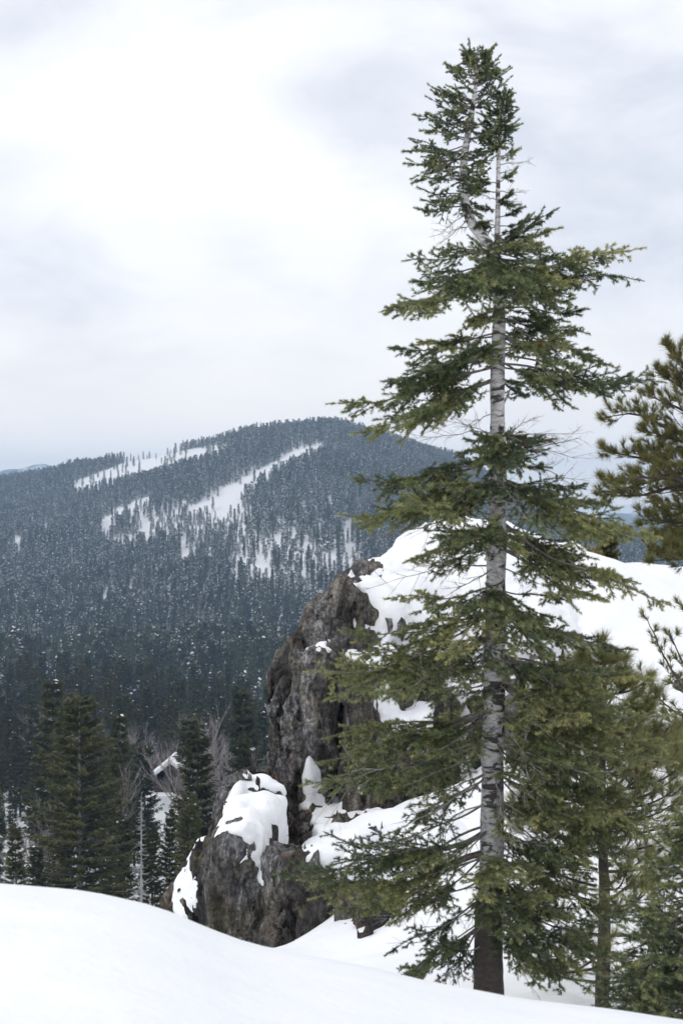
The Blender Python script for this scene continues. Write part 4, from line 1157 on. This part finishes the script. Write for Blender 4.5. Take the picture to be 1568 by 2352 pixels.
def plant(meshes, x, y, h, label, cat='tree', group=None, name='conifer', wide=1.0, ref=20.0, mats=None):
    root = bpy.data.objects.new(name, None); C.objects.link(root)
    root.location = (x, y, gz(x, y) - 0.2)
    root.rotation_euler = (RNG.normal(0, 0.012), RNG.normal(0, 0.012), RNG.uniform(0, 6.28))
    s = h / ref; root.scale = (s * wide, s * wide, s)
    tag(root, label, cat, group)
    for nme, me in zip(('crown', 'trunk'), meshes):
        o = bpy.data.objects.new(nme, me); C.objects.link(o); o.parent = root
    return root

def by_px(u, vt, y):
    """where a tree stands whose top is seen at (u, vt) and whose foot is y metres off; its height"""
    x = (u - CU) / F * y
    return x, y, (CV - vt) / F * y - gz(x, y) + 0.2

# the trees of the near valley that can be told apart
cr, tr = proto(201, 20.0, 4.1, nwh=30, nbr=15, nleaf=34, leaf=0.62, lw=0.075, base=0.03, p=0.66, droop=0.10, snow=0.006, ssize=0.25, tint=0.5, gap=0.2, tier=0.75)
BIGM = (cr.mesh('crown', [M_olive, M_snow]), tr.mesh('trunk', [M_snag]))
x, y, h = by_px(183, 1598, 138)
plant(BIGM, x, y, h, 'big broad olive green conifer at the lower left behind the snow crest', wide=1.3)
cr, tr = proto(202, 20.0, 2.9, nwh=26, nbr=11, nleaf=30, leaf=0.66, lw=0.085, base=0.05, p=0.78, droop=0.2, snow=0.03, ssize=0.3, tint=0.42, gap=0.2, tier=0.75)
DARKM = (cr.mesh('crown', [M_olive, M_snow]), tr.mesh('trunk', [M_trunk_far]))
x, y, h = by_px(452, 1672, 150); plant(DARKM, x, y, h, 'dense dark conifer in front of the bare grey trees left of the outcrop', wide=1.3)
x, y, h = by_px(552, 1690, 155); plant(MID[1], x, y, h, 'narrow dark conifer rising just behind the steep rock ledge', wide=1.15)
x, y, h = by_px(334, 1712, 185); plant(MID[0], x, y, h, 'green conifer left of the snowy cabin')
x, y, h = by_px(388, 1862, 140); plant(DARKM, x, y, h, 'brownish conifer below the snowy cabin', wide=0.95)
x, y, h = by_px(288, 1880, 150); plant(MID[4], x, y, h, 'short conifer with reddish twigs right of the big olive conifer', wide=1.1)
x, y, h = by_px(42, 1895, 125); plant(MID[5], x, y, h, 'small slim conifer on the snow at the left edge', wide=1.3)
x, y, h = by_px(88, 1940, 128); plant(MID[3], x, y, h, 'small conifer between the left edge and the big olive conifer', wide=1.5)
x, y, h = by_px(262, 1790, 160); plant(MID[1], x, y, h, 'mid green conifer just right of the upper part of the big olive conifer')
x, y, h = by_px(350, 1900, 136); plant(DARKM, x, y, h, 'low olive conifer close to the dead grey conifer, on its right', wide=1.2)
x, y, h = by_px(425, 1930, 138); plant(MID[2], x, y, h, 'broad low conifer at the foot of the dense dark conifer')
x, y, h = by_px(505, 1830, 148); plant(MID[2], x, y, h, 'wide conifer low beside the rock ledge', wide=0.8)

def build_snag(u, vt, y, label, seed):
    rng = np.random.default_rng(seed)
    x, y, h = by_px(u, vt, y)
    t = thing('dead_conifer', label, 'tree', (x, y, gz(x, y)))
    z0 = gz(x, y) - 0.2
    a = Acc(); V, Fc = tube(np.array([[x, y, z0 + q * h] for q in np.linspace(0, 1, 12)]), np.linspace(0.16, 0.02, 12), 6); a.add(V, Fc)
    a.build('trunk', [M_snag], t)
    b = Acc(); m = 150
    f = rng.uniform(0.1, 0.97, m); az = rng.uniform(0, 6.28, m)
    l = (1.1 * (1 - f)**0.6 + 0.15) * rng.uniform(0.5, 1.1, m)
    O = np.stack([np.full(m, x), np.full(m, y), z0 + f * h], 1); D = np.stack([np.cos(az), np.sin(az), np.zeros(m)], 1)
    M = O + D * (l * 0.55)[:, None] - np.array([0, 0, 1]) * (0.14 * l)[:, None]; E = O + D * l[:, None] + np.array([0, 0, 1]) * (0.05 * l)[:, None]
    for p, q, r0, r1 in ((O, M, .032, .024), (M, E, .024, .01)):
        V, Fc = tubes_multi(p, q, r0, r1); b.add(V, Fc)
    b.build('bare_branches', [M_snag], t)
    return t
build_snag(325, 1822, 132, 'dead grey conifer with bare drooping twigs below the cabin', 41)

def build_bare(u, vt, y, label, seed, spread=0.5, snow=False, lean=0.0, group=None, dens=5):
    rng = np.random.default_rng(seed)
    x, y, h = by_px(u, vt, y)
    t = thing('bare_tree', label, 'tree', (x, y, gz(x, y)), group)
    P0 = np.array([[x, y, gz(x, y) - 0.2]]); tr = Acc(); tw = Acc()
    D = np.array([[lean, 0, 1.0]]); D = unit(D); Ln = np.array([h * 0.32]); rd = np.array([h * 0.012])
    for lev in range(6):
        E = P0 + D * Ln[:, None]
        V, Fc = tubes_multi(P0, E, rd, rd * 0.7, 5 if lev < 2 else 3); (tr if lev < 2 else tw).add(V, Fc)
        if lev == 5: break
        k = 3 if lev < 2 else 4
        f = rng.uniform(0.55, 1.0, (len(P0), k)); f[:, 0] = 1.0
        O = (P0[:, None] + (E - P0)[:, None] * f[..., None]).reshape(-1, 3)
        Dn = unit(np.repeat(D, k, 0) + rng.normal(0, spread, (len(O), 3)) + np.array([0, 0, 0.35]))
        Ln = np.repeat(Ln, k) * rng.uniform(0.5, 0.85, len(O)); rd = np.maximum(np.repeat(rd, k) * 0.58, 0.017)
        P0, D = O, Dn
    tr.build('trunk', [M_bare], t); tw.build('twigs', [M_bare], t)
    return t
build_bare(500, 1640, 172, 'tall bare grey tree behind the dense dark conifer', 51, 0.36)
build_bare(430, 1622, 242, 'bare grey tree behind the snowy cabin', 52, 0.38)
build_bare(535, 1672, 165, 'bare purplish tree close to the steep rock ledge', 53, 0.4)
build_bare(452, 1640, 236, 'bare grey tree between the snowy cabin and the tall bare tree', 57, 0.36)
build_bare(475, 1690, 163, 'lowest bare grey tree half hidden by the dense dark conifer', 58, 0.42)
build_bare(68, 1775, 150, 'leaning bare tree with snow along its trunk at the left', 54, 0.5, lean=0.12)
build_bare(12, 1850, 140, 'small bare tree at the left edge over the snow', 55, 0.5)
build_bare(245, 1790, 165, 'slim bare tree right of the big olive conifer', 56, 0.35)
for k_, (u_, v_, y_) in enumerate([(110, 1598, 280), (152, 1600, 285), (210, 1608, 290), (300, 1605, 285)]):
    build_bare(u_, v_, y_, ('leftmost of the pale bare tree tops above the big olive conifer', 'second from the left of the pale bare tree tops above the big olive conifer',
                            'pale bare tree top rising right behind the tip of the big olive conifer', 'rightmost of the pale bare tree tops, right of the tip of the big olive conifer')[k_], 60 + k_, 0.45, group='bare tree tops in the valley')

def build_cabin():
    D = 225.0
    cx = P(398, 1800, D)[0]; z0 = P(0, 1812, D)[2]
    t = thing('cabin', 'small brown cabin with a thick snow covered roof among the valley trees', 'cabin', (cx, D, z0))
    def mat(name, col):
        m, tt, b = new_mat(name)
        n = tnoise(tt, coords(tt, (1, 1, 6)), 1.5, 4)
        tt.links.new(ramp(tt, n, [(0.3, tuple(c * 0.65 for c in col)), (0.7, col)]), b.inputs['Base Color']); b.inputs['Roughness'].default_value = 0.8
        return m
    Mw, Mg, Mt = mat('cabin_wood', (0.10, 0.065, 0.06)), mat('cabin_glass', (0.02, 0.022, 0.026)), mat('cabin_trim', (0.16, 0.11, 0.09))
    hw, hd, hh, rh = 2.6, 3.0, 2.3, 2.1
    def prism(pts, y0, y1):
        n = len(pts); V = np.array([(cx + a, y0, z0 + b) for a, b in pts] + [(cx + a, y1, z0 + b) for a, b in pts])
        Fc = [(0, i, i + 1) for i in range(1, n - 1)] + [(n, n + i + 1, n + i) for i in range(1, n - 1)]
        for i in range(n): j = (i + 1) % n; Fc += [(i, n + j, j), (i, n + i, n + j)]
        return V, np.array(Fc)
    def part(name, lst, m, parent=t):
        a = Acc()
        for q in lst: a.add(*prism(*q))
        o = a.build(name, [m], None); o.parent = parent
        o.location = -Vector(t['base']) if parent is t else (0, 0, 0)
        return o
    part('wall', [([(-hw, 0), (hw, 0), (hw, hh), (0, hh + rh), (-hw, hh)], D - hd, D + hd)], Mw)
    part('roof', [([(-hw - .6, hh - .5), (-hw - .6, hh - .3), (0, hh + rh + .28), (hw + .6, hh - .3), (hw + .6, hh - .5), (0, hh + rh + .06)], D - hd - .7, D + hd + .5)], Mt)
    part('snow_cover', [([(-hw - .75, hh - .3), (-hw - .85, hh + .1), (-hw * .5, hh + rh * .55 + .75), (0, hh + rh + .95), (hw * .5, hh + rh * .5 + .85), (hw + .8, hh + .1), (hw + .7, hh - .3), (0, hh + rh + .282)], D - hd - .85, D + hd + .6)], M_snow)
    w1 = part('window', [([(-.55, hh + .2), (.55, hh + .2), (.55, hh + 1.2), (-.55, hh + 1.2)], D - hd - .08, D - hd + .02)], Mt)
    part('pane', [([(-.42, hh + .3), (.42, hh + .3), (.42, hh + 1.1), (-.42, hh + 1.1)], D - hd - .11, D - hd - .09)], Mg, w1)
    w2 = part('window', [([(-1.8, .7), (-.7, .7), (-.7, 1.8), (-1.8, 1.8)], D - hd - .08, D - hd + .02)], Mt)
    part('pane', [([(-1.68, .8), (-.82, .8), (-.82, 1.7), (-1.68, 1.7)], D - hd - .11, D - hd - .09)], Mg, w2)
    part('porch_snow', [([(-hw - 1.6, -2.2), (hw - .8, -2.2), (hw - .9, -.1), (hw - 1.6, .15), (-hw - 1, .1), (-hw - 1.6, -.4)], D - hd - 3.2, D - hd - .3)], M_snow)
    return t
build_cabin()

# small plants on the far edge of the hill at the right
x = P(1424, 1270, 41)[0]
cr, tr = proto(301, 20.0, 6.2, nwh=26, nbr=6, nleaf=16, leaf=2.6, lw=0.5, base=0.05, p=0.8, droop=0.15, tint=0.6)
root = plant((cr.mesh('crown', [M_olive]), tr.mesh('trunk', [M_trunk_far])), x, 43.0, 1.45, 'little green fir poking up behind the snowy crest at the right', name='young_fir')
root.location.z = P(0, 1300, 43)[2] - 0.3
def build_bush(u, v, d, r, label, seed):
    rng = np.random.default_rng(seed)
    c = P(u, v, d); t = thing('bush', label, 'bush', (c[0], d, c[2] - r))
    st = Acc(); m = 40
    D = unit(rng.normal(0, 0.6, (m, 3)) + [0, 0, 0.8]); O = np.tile(c - [0, 0, r], (m, 1))
    E = O + D * rng.uniform(0.8, 1.9, (m, 1)) * r
    V, Fc = tubes_multi(O, E, 0.012, 0.004); st.add(V, Fc); st.build('stems', [M_bare], t)
    lf = Acc(); V, Fc, T = needles(O + (E - O) * 0.3, D, np.linalg.norm(E - O, axis=1) * 0.7, 26, 0.09, 0.05, 0.3, 1.4, rng, np.full(m, 0.5)); lf.add(V, Fc, 0, T)
    lf.build('leaves', [M_gold], t)
build_bush(1312, 1262, 40.0, 0.26, 'yellow green bush at the crest beside the other bush, nearer the fir trunk', 71)
build_bush(1362, 1268, 40.4, 0.24, 'yellow green bush at the crest nearer the little green fir', 72)

# ------------------------------------------------------------------ the forest
CLEAR = [  # open snow seen between the trees on the slope: outlines of the bare ground
    [(165, 1108), (290, 1062), (420, 1036), (535, 1016), (520, 1028), (430, 1054), (350, 1078), (230, 1104), (175, 1124)],
    [(430, 1172), (520, 1118), (600, 1078), (690, 1028), (745, 1018), (728, 1036), (650, 1066), (600, 1094), (575, 1120), (505, 1150), (440, 1180)],
    [(488, 1165), (556, 1124), (540, 1172), (500, 1192)], [(610, 1085), (626, 1080), (618, 1130)],
    [(215, 1214), (270, 1168), (352, 1136), (340, 1152), (285, 1178), (250, 1202)], [(232, 1205), (262, 1190), (240, 1222)],
    [(574, 1300), (600, 1288), (632, 1300), (622, 1312), (590, 1312)], [(612, 1312), (622, 1310), (618, 1342)], [(572, 1312), (584, 1310), (574, 1345)],
    [(750, 1142), (766, 1138), (764, 1178)], [(690, 1150), (700, 1148), (696, 1180)], [(292, 1325), (308, 1322), (303, 1362)], [(236, 1365), (248, 1340), (252, 1358), (244, 1386)],
    [(390, 1290), (420, 1266), (450, 1262), (425, 1284)], [(785, 1262), (812, 1255), (808, 1285), (795, 1290)], [(700, 1250), (708, 1250), (704, 1310)],
    [(28, 1240), (48, 1232), (44, 1262)], [(780, 1200), (812, 1194), (808, 1222), (790, 1218)], [(640, 1205), (652, 1203), (646, 1232)],
    [(120, 1150), (132, 1146), (128, 1172)], [(70, 1180), (80, 1176), (76, 1200)], [(160, 1260), (172, 1255), (166, 1285)], [(330, 1215), (344, 1210), (338, 1240)], [(440, 1330), (452, 1326), (447, 1356)],
    [(520, 1362), (530, 1360), (526, 1388)], [(640, 1380), (650, 1376), (646, 1402)], [(705, 1352), (718, 1350), (712, 1378)], [(380, 1350), (390, 1348), (386, 1370)], [(190, 1340), (200, 1336), (196, 1360)],
    [(730, 1200), (738, 1198), (735, 1238)], [(350, 1310), (368, 1300), (360, 1322)], [(480, 1262), (490, 1258), (486, 1290)], [(556, 1215), (566, 1212), (560, 1242)], [(660, 1255), (668, 1252), (664, 1285)],
]
def in_poly(u, v, poly):
    c = np.zeros(len(u), bool); n = len(poly)
    for i in range(n):
        (x0, y0), (x1, y1) = poly[i], poly[(i + 1) % n]
        if y0 == y1: continue
        c ^= ((v < y0) != (v < y1)) & (u < (x1 - x0) * (v - y0) / (y1 - y0) + x0)
    return c

rng = np.random.default_rng(77)
# candidate sites on a jittered grid, in world metres
sx = np.arange(-1250, 1250, 4.1); sy = np.arange(118, 2560, 4.1)
X, Y = np.meshgrid(sx, sy); X = (X + rng.uniform(-2.0, 2.0, X.shape)).ravel(); Y = (Y + rng.uniform(-2.6, 2.6, Y.shape)).ravel()
U = CU + F * X / Y
k = (U > -320) & (U < 1900)
X, Y, U = X[k], Y[k], U[k]
Z = ground(X, Y)
Vb = CV - F * Z / Y
Hh = (9 + 16 * rng.random(len(X))**0.8) * (0.85 + 0.25 * noise2(X, Y, 60.0, 2, 8)) * np.interp(Y, [120, 400, 900, 1900], [1.0, 1.05, 1.0, 0.9])
Vt = CV - F * (Z + Hh) / Y
keep = rng.random(len(X)) < np.interp(Y, [118, 200, 420, 900, 1300, 2400], [0.22, 0.28, 0.34, 0.5, 0.78, 0.86])
# thinner forest on the middle slope, where much snow shows between the trees
open_ = np.clip(noise2(X, Y * 0.5, 70.0, 3, 15) * 1.2, -1, 1)
thin = sstep(Vb, 1120, 1200) * (1 - sstep(Vb, 1330, 1400)) * (U < 860)
keep &= rng.random(len(X)) > thin * np.clip(0.14 + 0.5 * open_ + 0.12 * sstep(U, 520, 600), 0, 0.62)
keep &= rng.random(len(X)) > 0.3 * (open_ > 0.4) * sstep(Y, 800, 1000)
yr = np.interp(U, RIDGE_U, RIDGE_Y)
keep &= Y < yr + 60
for poly in CLEAR:
    wob = 5 * vnoise(np.stack([X / 9, Y / 9, X * 0], 1), 4)
    hit = np.zeros(len(X), bool)
    strip = poly is CLEAR[0] or poly is CLEAR[1]
    for q in ((0.0, 0.3, 0.6, 0.85) if poly is CLEAR[0] else (0.0, 0.25, 0.5) if strip else (0.0, 0.35, 0.7)):                       # the ground, or the crown, would cover the open snow
        hit |= in_poly(U + wob, Vb + (Vt - Vb) * q, poly)
    keep &= ~(hit & (rng.random(len(X)) < (0.975 if strip else 0.93)))
# room for the cabin and the open snow at the left
for (a, b, c, d, ym) in ((348, 432, 1735, 1830, 224), (-10, 105, 1840, 1960, 250), (345, 425, 1850, 1905, 400)):
    keep &= ~((U > a) & (U < b) & (Vt < d) & (Vb > c) & (Y < ym))
# nothing grows in the near valley where outcrop and hill hide it for good
keep &= ~((U > 900) & (Y < 700))
# room round the trees placed one by one
for (u, y) in ((183, 138), (452, 150), (552, 155), (334, 185), (388, 140), (288, 150), (505, 148), (325, 132), (398, 225)):
    keep &= ((X - (u - CU) / F * y)**2 + (Y - y)**2) > 14
keep &= ~((Y < 175) & (U > -40) & (U < 620) & (rng.random(len(X)) < 0.4))
keep &= ~((U > 395) & (U < 560) & (Y < 205) & (Vt < 1800))
X, Y, Z, U, Hh, Vb, Vt = (q[keep] for q in (X, Y, Z, U, Hh, Vb, Vt))

# the ones that show largest are trees of their own
vis = (U > -25) & (U < np.interp(Vt, [1300, 1560, 1750, 2000], [800, 640, 600, 520])) & (Vt < np.interp(U, CREST_U, CREST_V) - 25)
order = np.argsort(np.where(vis, Vb - Vt, -1))[::-1]
NEAR = order[:270]
far_mask = np.ones(len(X), bool); far_mask[NEAR] = False
snow_near = MID
for i in NEAR:
    pk = int(RNG.integers(len(MID)))
    plant(MID[pk], X[i], Y[i], Hh[i], ('dark green conifer of the dense forest left of the tip of the big olive conifer' if U[i] < 110 else
          'dark green conifer of the dense forest straight above the big olive conifer' if U[i] < 265 else
          'dark green conifer of the dense forest between the big olive conifer and the snowy cabin' if U[i] < 400 else
          'dark green conifer of the dense forest between the snowy cabin and the rock outcrop'),
          group=('forest conifers left of the big olive conifer' if U[i] < 110 else 'forest conifers above the big olive conifer' if U[i] < 265 else
                 'forest conifers between big conifer and cabin' if U[i] < 400 else 'forest conifers between cabin and outcrop'), wide=RNG.uniform(0.85, 1.15))

# the rest of the forest: one object, tree shapes set on its points by geometry nodes
lib = bpy.data.collections.new('forest_shapes')
for s in range(8):
    r_ = np.random.default_rng(400 + s)
    cr, tr = conifer(r_, 20.0, [3.1, 2.6, 3.5, 2.3, 3.0, 2.5, 3.3, 2.7][s], 24, 5, 8, 1.4, 0.27, base=[.06, .12, .08, .18, .1, .05, .15, .1][s], p=[.95, 1.0, .9, .95, .85, 1.05, .95, .9][s],
                     droop=0.35, snow=[.05, .12, .17, .09, .24, .34, .42, .3][s], ssize=[.6, .65, .75, .65, 1.2, 1.25, 1.3, 1.2][s], tint=0.45, gap=0.12)
    V, Fc = tube(np.array([[0, 0, -1.0], [0, 0, 10.0], [0, 0, 19.6]]), np.array([0.27, 0.17, 0.02]), 5)
    cr.add(V, Fc, 2)
    lib.objects.link(bpy.data.objects.new('forest_conifer_%d' % s, cr.mesh('forest_conifer', [M_far, M_snow, M_trunk_far])))
fm = np.nonzero(far_mask)[0]
me = bpy.data.meshes.new('forest')
me.vertices.add(len(fm))
me.vertices.foreach_set('co', np.stack([X[fm], Y[fm], Z[fm] - 0.3], 1).astype(np.float32).ravel())
for nme, typ, val in (('shape_index', 'INT', (rng.integers(0, 4, len(fm)) + 4 * (rng.random(len(fm)) < np.interp(Y[fm], [600, 1000, 1500], [0.1, 0.4, 0.9]))).astype(np.int32)), ('turn', 'FLOAT', rng.uniform(0, 6.28, len(fm)).astype(np.float32)), ('size', 'FLOAT', (Hh[fm] / 20).astype(np.float32))):
    at = me.attributes.new(nme, typ, 'POINT'); at.data.foreach_set('value', val)
fo = link('forest', me)
tag(fo, 'dense conifer forest speckled with snow covering the mountain slope', kind='stuff')
ng = bpy.data.node_groups.new('forest_scatter', 'GeometryNodeTree')
ng.interface.new_socket('Geometry', in_out='INPUT', socket_type='NodeSocketGeometry'); ng.interface.new_socket('Geometry', in_out='OUTPUT', socket_type='NodeSocketGeometry')
gi, go = ng.nodes.new('NodeGroupInput'), ng.nodes.new('NodeGroupOutput')
ip = ng.nodes.new('GeometryNodeInstanceOnPoints')
ci = ng.nodes.new('GeometryNodeCollectionInfo'); ci.inputs[0].default_value = lib; ci.inputs[1].default_value = True; ci.inputs[2].default_value = True
def named(n, typ):
    q = ng.nodes.new('GeometryNodeInputNamedAttribute'); q.data_type = typ; q.inputs[0].default_value = n
    return [s for s in q.outputs if s.enabled][0]
cx = ng.nodes.new('ShaderNodeCombineXYZ'); ng.links.new(named('turn', 'FLOAT'), cx.inputs[2])
ng.links.new(gi.outputs[0], ip.inputs['Points']); ng.links.new(ci.outputs[0], ip.inputs['Instance']); ip.inputs['Pick Instance'].default_value = True
ng.links.new(named('shape_index', 'INT'), ip.inputs['Instance Index']); ng.links.new(cx.outputs[0], ip.inputs['Rotation']); ng.links.new(named('size', 'FLOAT'), ip.inputs['Scale'])
ng.links.new(ip.outputs[0], go.inputs[0])
md = fo.modifiers.new('scatter', 'NODES'); md.node_group = ng
print('forest', len(fm), 'near', len(NEAR), 'farthest near', Y[NEAR].max())

# ------------------------------------------------------------------ far ridge
def build_far_ridge():
    yr = 5600.0
    us = np.linspace(-900, 2600, 420)
    rv = np.interp(us, [-900, -300, -60, 0, 50, 110, 135, 165, 205, 240, 420, 900, 2600], [1120, 1100, 1078, 1080, 1076, 1066, 1078, 1070, 1053, 1058, 1085, 1160, 1170])
    xs = (us - CU) / F * yr
    top = (CV - rv) / F * yr + 5 * noise2(xs, xs * 0, 60.0, 3, 9)
    prof = [(-900, 0.0), (-620, 0.35), (-330, 0.7), (-140, 0.9), (-40, 0.99), (0, 1.0), (60, 0.97), (400, 0.6), (800, 0.1)]
    V = np.array([[x, yr + dy, -92 + (t + 92) * f] for dy, f in prof for x, t in zip(xs, top)])
    rr = np.random.default_rng(3)
    V[:, 2] += 9 * noise2(V[:, 0], V[:, 1], 160.0, 3, 4) * (np.abs(V[:, 1] - yr) > 20)
    m, t, b = new_mat('far_ridge')
    n = tnoise(t, coords(t, (0.0035, 0.002, 0.006)), 1.0, 5, 0.6, 0.5)
    t.links.new(ramp(t, n, [(0.45, (0.03, 0.045, 0.04)), (0.50, (0.82, 0.84, 0.87))]), b.inputs['Base Color']); b.inputs['Roughness'].default_value = 0.9
    o = link('far_ridge', mesh_from('far_ridge', V, grid_faces(len(us), len(prof)), [m], smooth=True))
    tag(o, 'distant blue ridge with patches of snow', kind='structure')
build_far_ridge()

# ------------------------------------------------------------------ air
def build_haze():
    x0, x1, y0, y1, z0, z1 = -4200, 4200, -90, 6500, -125, 236
    V = np.array([[x, y, z] for z in (z0, z1) for y in (y0, y1) for x in (x0, x1)], float)
    Q = np.array([(0, 2, 3, 1), (4, 5, 7, 6), (0, 1, 5, 4), (2, 6, 7, 3), (0, 4, 6, 2), (1, 3, 7, 5)])
    m = bpy.data.materials.new('haze'); m.use_nodes = True
    t = m.node_tree; t.nodes.remove(t.nodes['Principled BSDF'])
    v = N(t, 'ShaderNodeVolumePrincipled')
    v.inputs['Color'].default_value = (0.50, 0.71, 1.0, 1)
    v.inputs['Density'].default_value = HAZE
    v.inputs['Anisotropy'].default_value = 0.2
    t.links.new(v.outputs[0], t.nodes['Material Output'].inputs['Volume'])
    o = link('haze', mesh_from('haze', V, Q, [m]))
    tag(o, 'thin bluish air over the valley', kind='stuff')
HAZE = 2.2e-4
build_haze()
